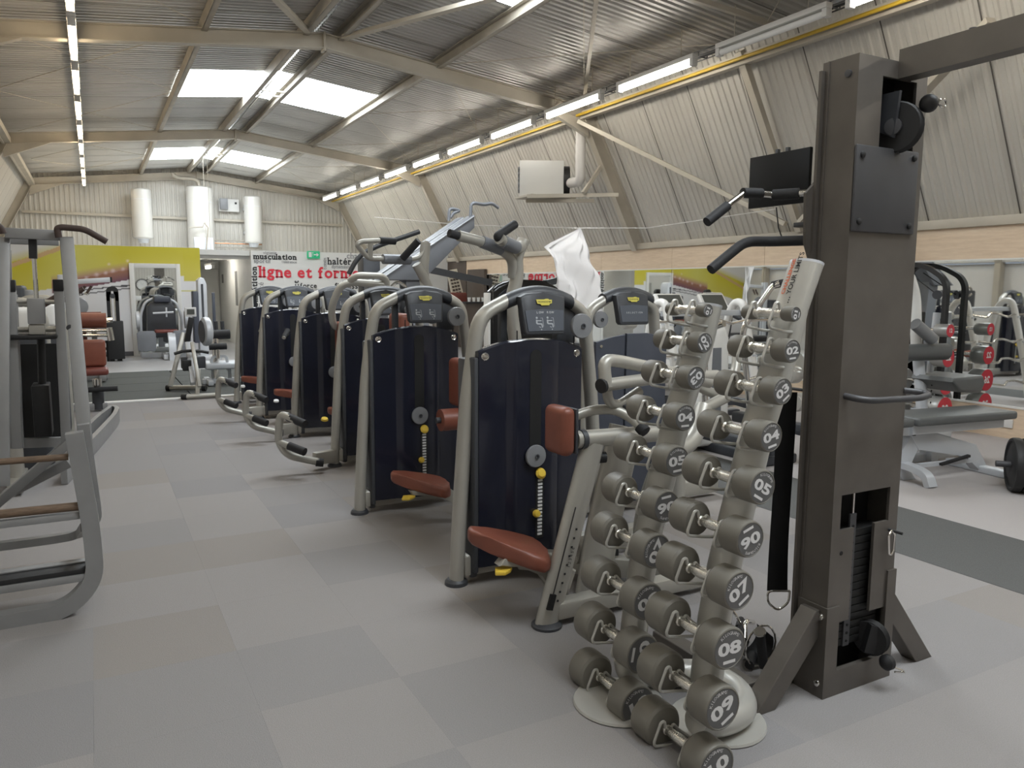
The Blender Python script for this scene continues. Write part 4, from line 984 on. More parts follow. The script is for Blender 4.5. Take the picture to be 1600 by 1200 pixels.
# ============================================================ LEFT FOREGROUND: assisted dip machine
def Q(y, *pts): return [yp(a, b, y) for a, b in pts]
dp = thing('dip_machine', (-.55, 4.4, 0), 'grey assisted dip machine with worn rungs and bent brown grip at the left edge', 'exercise machine')
def flat(pts, w=.045, t=.03, fil=.12, up=(0, 1, 0)): return G().tube(pts, w, 8, fil=fil, sx=t/w, sy=1, up=up)
def rect_tube(pts, w, t, fil=.1, up=(0, 1, 0)):
    """bent bar of rectangular section: t along 'up', w across"""
    g = G(); P_ = fillet(pts, fil, 7); rings = []
    for i in range(len(P_)):
        d = (P_[min(i+1, len(P_)-1)]-P_[max(i-1, 0)]).normalized(); u = V(up); u = (u-d*u.dot(d)).normalized(); x = d.cross(u)
        rings.append([g.b.verts.new(P_[i]+x*a*w/2+u*b*t/2) for a, b in ((-1, -1), (1, -1), (1, 1), (-1, 1))])
    for A, B in zip(rings, rings[1:]):
        for k in range(4): g.b.faces.new((A[k], A[(k+1) % 4], B[(k+1) % 4], B[k]))
    g.b.faces.new(rings[0][::-1]); g.b.faces.new(rings[-1]); return g
def dipside(x, name='side_frame'):
    return mk(name, rect_tube([(x, 4.05, .875), (x+.045, 4.05, .42), (x+.05, 4.05, .16), (x-.08, 4.05, .03), (x-.95, 4.05, .03)], .074, .07, .16), CAGE, dp)
sf = dipside(-.110)
mk('side_frame', rect_tube([(-1.02, 4.05, .875), (-1.07, 4.05, .42), (-1.07, 4.05, .03)], .062, .07), CAGE, dp)
mk('outer_rail', rect_tube([(-.072, 4.12, .90), (-.045, 4.12, .50), (-.043, 4.12, .44), (-.08, 4.12, .40)], .05, .05, .05), CAGE, dp)
mk('rung', G().cyl((-1.0, 4.05, .775), (-.14, 4.05, .762), .0155, 12), RUNG, dp)
mk('rung', G().cyl((-1.02, 4.05, .535), (-.11, 4.05, .523), .021, 12), RUNG, dp)
mk('rung_bar', G().mm((-1.02, 4.03, .465), (-.11, 4.07, .497), .003), CAGE, dp)
mk('rear_bar', rect_tube([(-1.0, 4.45, .265), (-.25, 4.45, .265), (-.12, 4.40, .285), (-.09, 4.12, .40)], .045, .04, .1, (0, 0, 1)), CAGE, dp)
stp = mk('step', G().mm((-1.03, 4.02, .165), (-.09, 4.16, .200), .003), CAGE, dp)
mk('step_tread', G().mm((-1.02, 4.03, .200), (-.095, 4.155, .224), .002), BLK, stp); mk('step_edge', G().mm((-1.03, 4.12, .224), (-.09, 4.17, .232), .002), CAGE, stp)
# leaning masts, head frame and bent grips
mk('mast', G().beam(yp(104, 372, 4.5), yp(141, 770, 4.15), .062, .05, (0, 1, 0), .004), CAGE, dp)
mk('mast', G().beam(yp(4, 372, 4.55), yp(3, 760, 4.3), .062, .05, (0, 1, 0), .004), CAGE, dp)
mk('head_beam', G().beam(yp(8, 364, 4.52), yp(97, 368, 4.52), .055, .05, (0, 0, 1), .004), CAGE, dp)
mk('head_beam', G().beam(yp(12, 374, 4.7), yp(92, 377, 4.7), .05, .045, (0, 0, 1), .004), CAGE, dp)
mk('grip', G().tube(Q(4.45, (92, 371), (89, 357), (96, 355), (132, 358), (167, 378)), .0155, 12, fil=.03), BROWNG, dp)
mk('grip', G().tube(Q(4.45, (-40, 345), (-8, 350), (2, 356), (5, 365)), .0155, 12, fil=.03), BROWNG, dp)
mk('bracket', G().beam(yp(51, 370, 4.55), yp(52, 404, 4.55), .035, .05, (0, 1, 0)), BLK, dp)
mk('guide_rod', G().cyl(yp(53, 400, 4.56), yp(57, 466, 4.56), .011, 10), CHROME, dp)
mk('weight_block', G().beam(yp(56, 466, 4.56), yp(58, 506, 4.56), .075, .08, (0, 1, 0), .004), CAGE, dp)
mk('weight_block', G().beam(yp(58, 507, 4.57), yp(58.5, 522, 4.57), .07, .08, (0, 1, 0), .004), FR, dp)
mk('cross_bar', G().cyl(yp(26, 471, 4.6), yp(90, 472, 4.6), .011, 8), FR, dp); mk('cross_bar', G().cyl(yp(28, 515, 4.6), yp(92, 514, 4.6), .014, 8), FR, dp)
for a, b in (((92, 452), (104, 700)), ((17, 453), (27, 700))):
    u_ = mk('upright', G().beam(yp(*a, 4.6), yp(*b, 4.6), .045, .05, (0, 1, 0), .003), CAGE, dp)
    c_ = yp(*a, 4.6); mk('cap', G().mm(c_+V((-.025, -.03, -.01)), c_+V((.022, .03, .05)), .004), BLK, u_)
for a, b in (((22, 460), (33, 700)), ((12, 390), (20, 700))):
    mk('upright', G().beam(yp(*a, 4.72), yp(*b, 4.72), .03, .03, (0, 1, 0), .003), CAGE, dp)
mk('knee_pad', G().mm(yp(8, 532, 4.52), yp(93, 518, 4.80), .012), BLK, dp)
mk('stack_cover', G().mm(yp(54, 684, 4.66), yp(79, 596, 4.84), .006), BLK, dp)
mk('stack_rod', G().cyl(yp(66, 600, 4.75), yp(64, 530, 4.75), .02, 10), BLK, dp)
mk('pin', G().lathe([(0, 0), (.014, 0), (.016, .01), (0, .014)], yp(108, 512, 4.36), (.4, -1, 0), 12), BLK, dp)
mk('side_guard', G().mm(yp(26, 690, 4.95), yp(98, 536, 4.97)), DARKIN, dp)
mk('base_bar', G().beam(yp(-20, 694, 4.75), yp(98, 690, 4.75), .035, .05, (0, 0, 1)), CAGE, dp)
mk('base_leg', G().beam(yp(112, 688, 4.55), yp(-6, 788, 4.65), .045, .06, (0, 1, 0), .004), CAGE, dp)
mk('base_leg', G().beam(yp(112, 720, 4.6), yp(10, 772, 4.8), .05, .06, (0, 1, 0), .004), CAGE, dp)
mk('rear_foot', G().mm((-1.0, 4.9, 0), (-.75, 4.97, .06), .006), CAGE, dp)
for x in (-.95, -.80): mk('rear_leg', G().mm((x-.025, 4.91, .05), (x+.025, 4.96, .80)), CAGE, dp)

# -- seated machine behind it with terracotta pads
sm = thing('seated_machine', (.0, 10.6, 0), 'grey seated machine with terracotta back pad behind the dip machine', 'exercise machine')
ys_ = 10.9
mk('back_pad', rpad(G(), yp(140, 552, ys_), (.36, .10, .34), None, .04), TERRA, sm)
mk('seat', rpad(G(), yp(144, 580, ys_-.12)+V((0, 0, 0)), (.36, .38, .085), None, .035), BRICK, sm)
c_ = yp(152, 600, ys_-.1)
mk('seat_post', G().cyl((c_.x, c_.y, .26), (c_.x, c_.y, .40), .055, 16), CHROME, sm)
mk('post_sleeve', G().cyl((c_.x, c_.y, .02), (c_.x, c_.y, .28), .068, 16), CHAR, sm)
mk('foot_roller', G().cyl(yp(124, 610, ys_-.2), yp(184, 607, ys_-.25), .032, 12), FOAM, sm)
mk('base_loop', rect_tube([zp(100, 742, .08), zp(150, 690, .08), zp(180, 656, .08), zp(184, 646, .08), zp(176, 642, .08), zp(150, 662, .08), zp(110, 706, .08)], .045, .15, .5, (0, 0, 1)), CAGE, sm)
mk('rail', G().mm((-1.2, 10.75, .02), (c_.x+.1, 10.85, .10), .01), CAGE, sm)
mk('frame_post', G().mm((-.75, 10.8, .02), (-.62, 10.95, 1.5), .02), CAGE, sm)
mk('stack_cover', rpad(G(), (-.95, 10.9, .8), (.5, .5, 1.5), None, .04), CHAR, sm)
mk('pad_arm', G().cyl((-.65, 10.95, .75), (-.1, 10.95, .72), .03, 10), CAGE, sm)

# -- lying leg machine with roller, and the slim black pulley tower by the white mirror frame
lm = thing('leg_machine', (-.3, 14.2, 0), 'leg machine with thick terracotta roller on chrome arms left of the black pulley tower', 'exercise machine')
y_ = 14.2
mk('roller', G().tube(Q(y_, (100, 501), (166, 501)), .125, 20), TERRA, lm, ang=50)
mk('upper_pad', G().tube(Q(y_+.2, (100, 491), (158, 490)), .03, 12), BRICK, lm)
mk('roller_hub', G().tube(Q(y_, (166, 501), (176, 500)), .04, 12), CHROME, lm)
for a, b in ((517, 516), (524, 524)): mk('chrome_arm', G().tube(Q(y_-.1, (122, a), (174, b)), .028, 10), CHROME, lm)
mk('hinge', G().tube(Q(y_-.1, (170, 512), (174, 532)), .05, 12), CHROME, lm)
mk('pivot_post', G().tube(Q(y_, (130, 517), (132, 535)), .05, 10), BRICK, lm)
a_ = yp(135, 560, y_); mk('bench_pad', rpad(G(), (a_.x-.35, y_+.2, .42), (1.2, .5, .12), None, .05), BRICK, lm)
mk('base_frame', G().mm((-1.3, y_-.05, .03), (.15, y_+.05, .13), .01).mm((-1.25, y_-.3, .03), (-1.15, y_+.3, .13), .01).mm((.02, y_-.35, .03), (.12, y_+.35, .13), .01), CAGE, lm)
mk('support', G().mm((-.95, y_-.04, .1), (-.87, y_+.04, 1.15), .01), CAGE, lm); mk('support', G().mm((-.05, y_-.03, .1), (.03, y_+.03, .95), .01), CAGE, lm)
pl_ = thing('pulley_tower', (.34, 17.9, 0), 'slim black pulley tower standing left of the white mirror frame', 'exercise machine')
y_ = 17.9
a = yp(171, 555, y_); b = yp(191, 555, y_); zt_ = yp(181, 451, y_).z
for x in (a.x+.05, b.x-.05): mk('upright', rect_tube([(x, y_, 0), (x, y_, zt_-.06)], .09, .12), BLK, pl_)
mk('top_arch', rect_tube([(a.x+.05, y_, zt_-.25), (a.x+.05, y_, zt_), (b.x-.05, y_, zt_), (b.x-.05, y_, zt_-.25)], .09, .12, .16), BLK, pl_)
mk('pulley', G().lathe([(0, 0), (.05, 0), (.05, .03), (0, .03)], ((a.x+b.x)/2, y_-.08, zt_-.15), (0, -1, 0), 16), CHAR, pl_)
for k in (-.035, .035): mk('cable', G().cyl(((a.x+b.x)/2+k, y_-.06, .8), ((a.x+b.x)/2+k, y_-.06, zt_-.15), .012, 6), CHROME, pl_)
mk('stack_cover', G().mm((a.x-.02, y_-.16, .05), (b.x+.05, y_+.16, .83), .01), BLK, pl_)
g = G()
for z in (.10, .24, .38): g.mm((a.x-.3, y_-.05, z), (b.x+.03, y_+.05, z+.05))
for x in (a.x-.28, a.x-.05): g.mm((x, y_-.06, 0), (x+.05, y_+.06, .43))
mk('side_rack', g, BLK, pl_)
hb = thing('chest_machine', (-.3, 16.4, 0), 'silver press machine with one long level arm and two hanging handles before the mural', 'exercise machine')
y_ = 16.4
mk('long_arm', G().beam(yp(90, 442, y_), yp(172, 437, y_), .07, .09, (0, 0, 1), .008), FRL, hb); mk('arm_cap', G().beam(yp(172, 437, y_), yp(175, 437, y_), .075, .095, (0, 0, 1)), BLK, hb)
for x in (131, 141): mk('hanging_handle', G().tube(Q(y_, (x+2, 447), (x-6, 459)), .024, 10), BROWNG, hb); mk('chrome_tip', G().tube(Q(y_, (x-5.5, 458), (x-7, 460.5)), .03, 10), CHROME, hb)
mk('cam', G().lathe([(0, 0), (.16, 0), (.17, .02), (.16, .04), (.05, .05), (0, .05)], yp(122, 479, y_), (.2, -1, 0), 24), DISC, hb)
mk('mast', G().mm((yp(98, 440, y_).x-.08, y_-.07, 0), (yp(98, 440, y_).x+.08, y_+.07, 1.75), .02), FRL, hb)
mk('stack_cover', rpad(G(), (yp(85, 500, y_).x-.2, y_+.1, .62), (.5, .45, 1.24), None, .04), CHAR, hb)
mk('base', G().mm((-1.5, y_-.3, .02), (-.2, y_-.2, .1), .01).mm((-1.5, y_+.2, .02), (-.2, y_+.3, .1), .01), FRL, hb)
# two older machines seen through the dip machine
for (x, y, lab) in ((-.58, 7.4, 'white-topped weight machine seen through the masts of the dip machine'), (-.50, 9.4, 'white-topped weight machine standing farther back behind the dip machine')):
    o = thing('weight_machine', (x, y, 0), lab, 'exercise machine')
    mk('stack_cover', rpad(G(), (x, y, .62), (.46, .5, 1.2), None, .05), CHAR, o)
    mk('arch', G().tube([(x-.22, y, 0), (x-.22, y, 1.30), (x-.12, y, 1.42), (x+.12, y, 1.42), (x+.22, y, 1.30), (x+.22, y, 0)], .035, 12, fil=.08), FR, o)
    mk('shroud', rpad(G(), (x+.02, y-.2, 1.25), (.30, .14, .26), None, .05), WHITEG, o)
    mk('grip', G().tube([(x+.2, y-.1, 1.38), (x+.42, y-.12, 1.52)], .025, 10), BROWNG, o)
    mk('seat', rpad(G(), (x+.0, y-.55, .48), (.38, .38, .09), None, .035), TERRA, o); mk('seat_post', G().cyl((x, y-.55, 0), (x, y-.55, .45), .05, 12), FR, o)
    mk('base_beam', G().mm((x-.05, y-.8, .02), (x+.05, y, .10), .01), FR, o)

# ============================================================ FAR END
fm = thing('wall_mirror', (1.245, YP-.03, 0), 'tall white-framed mirror on the yellow mural wall', 'mirror')
a = yp(201, 411, YP-.04); b = yp(281, 412, YP-.04)
x0, x1, zt_ = a.x, b.x, a.z
for (p, q) in (((x0, 0), (x0+.10, zt_)), ((x1-.09, 0), (x1, zt_)), ((x0+.10, zt_-.10), (x1-.09, zt_))):
    mk('frame_bar', G().mm((p[0], YP-.06, p[1]), (q[0], YP-.004, q[1]), .006), WHITE, fm)
mk('frame_bar', G().mm((x0+.10, YP-.05, .0), (x1-.09, YP-.004, .03)), WHITE, fm)
mk('glass', G().mm((x0+.09, YP-.02, .02), (x1-.08, YP-.006, zt_-.09)), MIRROR, fm)
cpos = yp(222, 445, 2*YP-YF-.06)
ck = thing('wall_clock', (cpos.x, YF+.03, cpos.z), 'round black-rimmed wall clock on the wall opposite the mural, seen in its mirror', 'clock')
mk('face', G().lathe([(0, 0), (.26, 0), (.26, .03), (0, .03)], (cpos.x, YF+.03, cpos.z), (0, 1, 0), 28), WHITE, ck)
mk('rim', G().tube([V((cpos.x+.27*math.cos(t), YF+.05, cpos.z+.27*math.sin(t))) for t in [k*math.pi/16 for k in range(33)]], .028, 8), BLK, ck)
mk('hand', G().beam((cpos.x, YF+.065, cpos.z), (cpos.x+.1, YF+.065, cpos.z+.1), .012, .004), INK, ck); mk('hand', G().beam((cpos.x, YF+.067, cpos.z), (cpos.x-.06, YF+.067, cpos.z+.17), .01, .004), INK, ck)
g = G()
for k in range(12): a_ = k*math.pi/6; g.box((cpos.x+.21*math.cos(a_), YF+.062, cpos.z+.21*math.sin(a_)), (.02, .004, .02))
mk('hour_marks', g, INK, ck)['kind'] = 'stuff'
# leg press before the mirror
y_ = 18.0
lp_ = thing('leg_press', (1.28, y_, 0), 'dark leg press with two blue-grey foot plates standing before the white-framed mirror', 'exercise machine')
def at(px, py, dy=0): return yp(px, py, y_+dy)
mk('stack_cover', G().prism([(-.30, .45), (.30, .45), (.27, 1.12), (.18, 1.22), (-.18, 1.22), (-.27, 1.12)], lambda a, b, d: (1.28+a, y_+.15+d, b), .3, .03), CHAR, lp_)
mk('shroud', rpad(G(), (1.30, y_+.2, 1.27), (.34, .26, .14), None, .04), SLATE, lp_)
for s in (-1, 1):
    mk('side_tube', G().tube([(1.28+s*.42, y_+.3, .05), (1.28+s*.40, y_+.3, .95), (1.28+s*.30, y_+.3, 1.22), (1.28+s*.1, y_+.3, 1.30)], .03, 10, fil=.12), FRL, lp_)
    mk('foot_plate', G().prism([(-.17, .10), (-.10, .06), (-.05, .09), (.0, .06), (.06, .09), (.12, .06), (.18, .10), (.18, .45), (.14, .50), (-.14, .50), (-.18, .45)], lambda a, b, d: (1.28+s*.34+a, y_-.25+d-b*.1, b+.12), .03, .008), FR2, lp_)
    mk('flywheel_cover', G().cyl((1.28+s*.44, y_+.05, .83), (1.28+s*.50, y_+.05, .83), .19, 20), FRL, lp_)
mk('cross_handle', G().tube([(1.10, y_-.05, .98), (1.50, y_-.08, 1.0)], .022, 8), FRL, lp_)
mk('cross_handle', G().tube([(1.36, y_-.05, .90), (1.36, y_-.06, 1.10)], .018, 8), FRL, lp_)
mk('seat', rpad(G(), (1.34, y_-.1, .60), (.46, .3, .07), None, .03), BRICK, lp_)
mk('front_leg', rect_tube([(1.42, y_-.15, .55), (1.42, y_-.35, .48), (1.42, y_-.42, .25), (1.42, y_-.42, .0)], .12, .14, .15, (1, 0, 0)), FRL, lp_)
mk('base_bar', G().mm((.85, y_+.2, .02), (1.75, y_+.32, .12), .01).mm((1.25, y_-.4, .02), (1.33, y_+.3, .12), .01).mm((1.48, y_-.02, .03), (1.85, y_+.06, .08)), FRL, lp_)
# tall stack by the corridor
y_ = 17.6
ts = thing('cable_column', (2.02, y_, 0), 'tall round-topped grey cable column in front of the corridor beside the rower', 'exercise machine')
mk('column', G().prism([(1.96, 0), (2.14, 0), (2.15, 1.60), (2.10, 1.72), (2.03, 1.74), (1.97, 1.68)], lambda a, b, d: (a, y_+d, b), .34, .02), FRL, ts)
mk('side_shield', G().mm((1.86, y_-.02, .35), (1.97, y_+.3, 1.45), .02), SLATE, ts)
mk('slot', G().mm((2.03, y_-.012, .3), (2.075, y_+.0, 1.6)), CHAR, ts)
mk('handle_post', G().mm((2.24, y_-.03, .5), (2.30, y_+.03, 1.42), .01), SLATE, ts); mk('base', G().mm((1.9, y_-.3, 0), (2.35, y_+.35, .08), .02), FRL, ts)

# rowing machine
rw = thing('rowing_machine', (1.25, 12.3, 0), 'pale rowing machine with black handle and small monitor on the dark rubber tiles', 'rower')
y_ = 12.0
mk('flywheel', G().lathe([(0, -.06), (.17, -.06), (.21, -.04), (.22, 0), (.21, .04), (.17, .06), (0, .06)], yp(322, 518, y_+.3), (1, .15, 0), 24), FRL, rw)
mk('cage_grille', G().lathe([(.12, 0), (.17, .0), (.17, .006), (.12, .006)], yp(322, 518, y_+.3)+V((-.062, -.01, 0)), (-1, -.15, 0), 24), CHAR, rw)
mk('monitor', G().mm(yp(289, 495, y_-.02), yp(306, 480, y_+.02), .008), WINK, rw); a = yp(298, 487, y_-.03); mk('monitor_glass', G().box(a, (.10, .01, .07)), LCD, rw)
mk('monitor_arm', G().beam(yp(299, 496, y_+.02), yp(292, 535, y_+.05), .07, .09, (0, 1, 0), .01), BLK, rw)
mk('front_leg', G().beam(yp(287, 520, y_+.1), yp(266, 604, y_-.1), .06, .06, (0, 1, 0), .006), FR, rw)
mk('front_leg', G().beam(yp(300, 535, y_-.3), yp(312, 604, y_-.6), .05, .05, (0, 1, 0), .006), FR, rw)
mk('foot_tube', G().cyl(zp(262, 606, .06), zp(318, 606, .06), .04, 12), FR, rw)
for a in (262, 318): mk('foot_cap', G().cyl(zp(a-2, 606, .06), zp(a+4, 606, .06), .046, 12), BLK, rw)
mk('seat_rail', G().beam(yp(294, 536, y_), yp(303, 600, 11.6), .09, .09, (0, 1, 0), .01), FRL, rw)
mk('foot_board', G().mm(yp(284, 577, 11.8), yp(320, 556, 11.9), .02), CHAR, rw); mk('foot_strap', G().mm(yp(286, 580, 11.72), yp(298, 562, 11.8), .01), BLK, rw)
mk('pull_handle', G().tube(Q(11.75, (272, 553), (285, 549), (300, 548), (315, 549), (326, 551)), .022, 10), BLK, rw)
mk('rear_foot', G().cyl(zp(288, 620, .04), zp(345, 617, .04), .035, 12), FR, rw); mk('foot_cap', G().cyl(zp(284, 620, .04), zp(292, 620, .04), .04, 12), BLK, rw)
mk('rear_leg', G().beam(yp(310, 578, 11.7), zp(308, 619, .04), .05, .05, (0, 1, 0)), FR, rw)
# abdominal bench with black rollers
ab = thing('roller_bench', (1.75, 12.9, 0), 'silver bench with long black foam rollers between the rower and the weight machines', 'bench')
y_ = 12.9
mk('roller', G().tube(Q(y_, (313, 524), (359, 522)), .075, 16), FOAM, ab); mk('roller', G().tube(Q(y_-.2, (327, 542), (354, 541)), .05, 14), FOAM, ab)
mk('post', G().tube(Q(y_, (336, 524), (338, 600)), .05, 12), CHROME, ab); mk('post', G().tube(Q(y_-.2, (340, 540), (341, 560)), .03, 10), CHROME, ab)
mk('frame', rect_tube(Q(y_-.1, (330, 578), (331, 557), (354, 556), (356, 578)), .04, .05, .06), FRL, ab)
mk('seat', rpad(G(), yp(347, 570, y_), (.55, .5, .10), None, .03), FRL, ab)
for a in (332, 358): mk('leg', G().beam(yp(a, 575, y_), yp(a+2, 600, y_), .05, .05, (0, 1, 0)), FRL, ab)
mk('base', G().mm((1.45, y_-.05, .02), (2.3, y_+.05, .1), .01).mm((1.5, y_-.3, .02), (1.58, y_+.3, .1), .01).mm((2.2, y_-.3, .02), (2.28, y_+.3, .1), .01), FRL, ab)
for a in (337, 347): mk('handle', G().tube(Q(y_+.3, (a, 502), (a+1, 515)), .03, 8), CHAR, ab)

# boilers, flue, pipes and electric box on the back wall
def boiler(px, py0, py1, r, lab, stand):
    a = yp(px, py0, 25.0); zb = 2.405 if stand else yp(px, py1, 25.0).z
    o = thing('water_heater', (a.x, 25.0, zb), lab, 'water heater', 'water heaters on the back wall')
    mk('tank', G().lathe([(0, zb), (r*.9, zb), (r, zb+.04), (r, a.z-.1), (r*.96, a.z-.03), (r*.8, a.z), (0, a.z+.01)], (a.x, 25.0, 0), (0, 0, 1), 32), BOILER, o, ang=30)
    if not stand: mk('wall_bracket', G().mm((a.x-.2, 25+r*.7, zb+.3), (a.x+.2, YB-.022, zb+.38)).mm((a.x-.2, 25+r*.7, a.z-.4), (a.x+.2, YB-.022, a.z-.32)), FRL, o)
    mk('seam', G().lathe([(r+.003, 0), (r+.003, .012), (r-.01, .012), (r-.01, 0)], (a.x, 25.0, zb+(a.z-zb)*.78), (0, 0, 1), 32), FRL, o)
    if stand: mk('control_panel', G().mm((a.x-.25, 25-r-.06, 2.41), (a.x+.28, 25-r+.08, 2.98), .01), FRL, o); mk('display', G().mm((a.x+.06, 25-r-.07, 2.5), (a.x+.24, 25-r-.055, 2.62)), BLK, o)
    else: mk('base_cover', G().lathe([(0, -.12), (r*.45, -.12), (r*.6, 0), (0, 0)], (a.x, 25.0, zb), (0, 0, 1), 24), FRL, o)
    return a, zb
boiler(220, 295, 373, .27, 'slim white water heater hung highest on the left of the back wall', False)
ac, zc = boiler(311, 292, 392, .37, 'large white water heater standing in the middle with grey panel at its foot', True)
boiler(394, 307, 380, .26, 'slim white water heater hung on the right, above the sign wall', False)
g = G().tube([(ac.x, 25, ac.z), (ac.x, 25, ac.z+.14), (ac.x-.12, 25, ac.z+.22), (ac.x-.55, 25.1, ac.z+.24), (ac.x-.68, 25.1, ac.z+.30), (ac.x-.68, 25.1, 4.84)], .06, 12, fil=.08)
one('flue_pipe', g, BROWNST, 'dull metal flue pipe bending off the top of the large water heater', 'pipe')
eb = thing('electric_box', (3.85, 25.4, 3.85), 'grey electric box on the back wall between two water heaters', 'electric box')
a = yp(342, 330, 25.45); b = yp(373, 312, 25.45)
mk('backplate', G().mm((a.x, 25.42, a.z), (b.x, 25.5, b.z), .01), WPANEL, eb); mk('meter', G().mm((a.x+.03, 25.30, a.z+.05), (a.x+.25, 25.42, b.z), .01), DISC, eb); mk('switch', G().box((b.x-.1, 25.41, b.z-.12), (.06, .03, .06)), BLK, eb)
for i, z in enumerate((2.74, 2.86, 2.95)):
    one('water_pipe', G().cyl((3.25, 25.2, z), (4.75, 25.2, z), .018, 8), (COPPER if i == 1 else BROWNST), ['lowest', 'middle copper', 'topmost'][i]+' of three thin pipes between the large and the right water heater', 'pipe')
one('safety_valve', G().tube([(2.6, 24.55, 3.25), (2.95, 24.5, 3.28), (3.0, 24.5, 3.4), (3.1, 24.5, 3.26), (3.02, 24.5, 2.6)], .02, 8), BROWNST, 'thin valve pipe before the large water heater', 'pipe')
# ============================================================ RIGHT SIDE AND BACKGROUND
# adjustable bench
bn = thing('weight_bench', (6.2, 3.85, 0), 'light grey adjustable bench with flat grey pad in front of the oak boards', 'bench', None, -.13)
bmx = WM[bn.name] @ M.Translation((0, 0, 0))
def B_(x, y, z): return bmx @ V((x, y, z))
def bbox(g, a, b, bev=0):
    a = V(a); b = V(b); c = (a+b)/2; s = [abs(q) for q in (b-a)]
    return g.box(bmx @ c, s, M.Rotation(-.13, 3, 'Z'), bev, 3)
mk('back_pad', bbox(G(), (-.50, -.20, .475), (.62, .20, .545), .022), GPAD, bn)
mk('seat_pad', bbox(G(), (-.92, -.20, .475), (-.54, .20, .545), .022), GPAD, bn)
mk('pad_frame', bbox(bbox(G(), (-.48, -.13, .40), (.55, -.08, .472)), (-.48, .08, .40), (.55, .13, .472)), FRL, bn)
mk('seat_frame', bbox(G(), (-.95, -.10, .39), (-.42, -.02, .465)), FRL, bn); mk('frame_cap', bbox(G(), (-.44, -.105, .385), (-.415, -.01, .47)), BLK, bn); mk('frame_cap', bbox(G(), (-.965, -.105, .385), (-.945, -.01, .47)), BLK, bn)
mk('main_strut', G().prism([(-.42, .40), (-.20, .40), (.35, .25), (.52, .03), (.42, .0), (.25, .16), (-.30, .24)], lambda a, b, d: B_(a, -.05+d, b), .09, .01), FRL, bn)
mk('front_strut', G().prism([(-.38, .40), (-.22, .40), (-.40, .10), (-.30, .0), (-.44, .0), (-.55, .12)], lambda a, b, d: B_(a, -.04+d, b), .08, .008), FRL, bn)
mk('curved_foot', rect_tube([B_(-.48, .30, .03), B_(-.46, .1, .13), B_(-.44, -.12, .13), B_(-.42, -.24, .09), B_(-.42, -.28, .0)], .09, .05, .12, (0, 0, 1)), FRL, bn)
mk('rear_foot', bbox(G(), (.40, -.28, .0), (.50, .28, .06), .012), FRL, bn)
mk('cylinder', G().cyl(B_(-.36, .0, .14), B_(-.33, .0, .40), .03, 12), CHROME, bn)
mk('lever', G().beam(B_(-.1, -.09, .12), B_(.22, -.09, .17), .03, .02), BLK, bn)
mk('ladder_bar', bbox(G(), (-.30, -.06, .10), (.30, -.02, .13)), FRL, bn)
# black plates on a bar lying on the floor
bb = thing('barbell', (6.6, 3.3, 0), 'loaded barbell with thick black plates lying on the floor at the right edge', 'barbell')
b0 = zp(1556, 724, .21); bd = V((.66, -.75, 0)).normalized(); mk('bar', G().cyl(b0, b0+bd*1.9, .025, 12), GUND, bb)
for k in range(4):
    c = b0+bd*(.13+.072*k); mk('plate', G().lathe([(.026, -.03), (.12, -.034), (.15, -.02), (.175, -.02), (.185, -.034), (.204, -.032), (.21, -.02), (.21, .02), (.204, .032), (.185, .034), (.026, .03)], c, bd, 32), BLK, bb, ang=30)
# preacher-curl / arm machine
pm_ = thing('curl_machine', (6.6, 4.4, 0), 'white arched arm-curl machine with grey roller and block behind the flat bench', 'exercise machine')
y_ = 4.9
mk('arch', G().tube([(6.95, y_, .1), (6.97, y_, 1.5), (7.05, y_, 1.70), (7.15, y_, 1.70), (7.27, y_, 1.5), (7.36, y_, .9)], .05, 14, fil=.14, sx=1.2, sy=.8), WHITEG, pm_, ang=60)
mk('column', G().tube([(7.36, y_, 1.0), (7.44, y_-.1, .0)], .055, 12), FRL, pm_)
mk('panel', G().mm((6.97, y_-.03, 1.25), (7.20, y_+.03, 1.42), .02), WHITEG, pm_); mk('bolt', G().lathe([(0, 0), (.015, 0), (.012, .01), (0, .01)], (7.13, y_-.03, 1.33), (0, -1, 0), 10), CHAR, pm_)
mk('cam', G().tube([(7.12, y_-.12, 1.22), (7.36, y_-.16, 1.06)], .06, 14), DISC, pm_)
mk('roller', G().cyl((7.05, y_-.05, .93), (7.60, y_-.15, .93), .085, 20), GPAD, pm_, ang=50)
mk('arm_block', G().prism([(-.28, .70), (.22, .70), (.26, .62), (.20, .52), (-.15, .55), (-.30, .66)], lambda a, b, d: (7.62+a, y_-.42+d, b), .45, .03, 3), GPAD, pm_)
mk('base', G().mm((6.9, y_-.1, .0), (7.9, y_, .08), .01), FRL, pm_)
for k in range(4): mk('hole_mark', G().lathe([(0, 0), (.012, 0), (.01, .002), (0, .002)], (7.40, y_-.16, .42+.06*k), (0, -1, 0), 10), DARKIN, pm_)
for o in list(pm_.children):
    K = V((0, 0, CAMH)); A_ = WM[pm_.name]
    for v in o.data.vertices:
        p = A_ @ v.co; p = K+(p-K)*.898; v.co = A_.inverted() @ p
mk('base_post', G().mm((6.25, 4.33, 0), (6.33, 4.43, .3)).mm((6.63, 4.2, 0), (6.73, 4.32, .25)).mm((6.2, 4.25, 0), (7.1, 4.35, .06)), FRL, pm_)
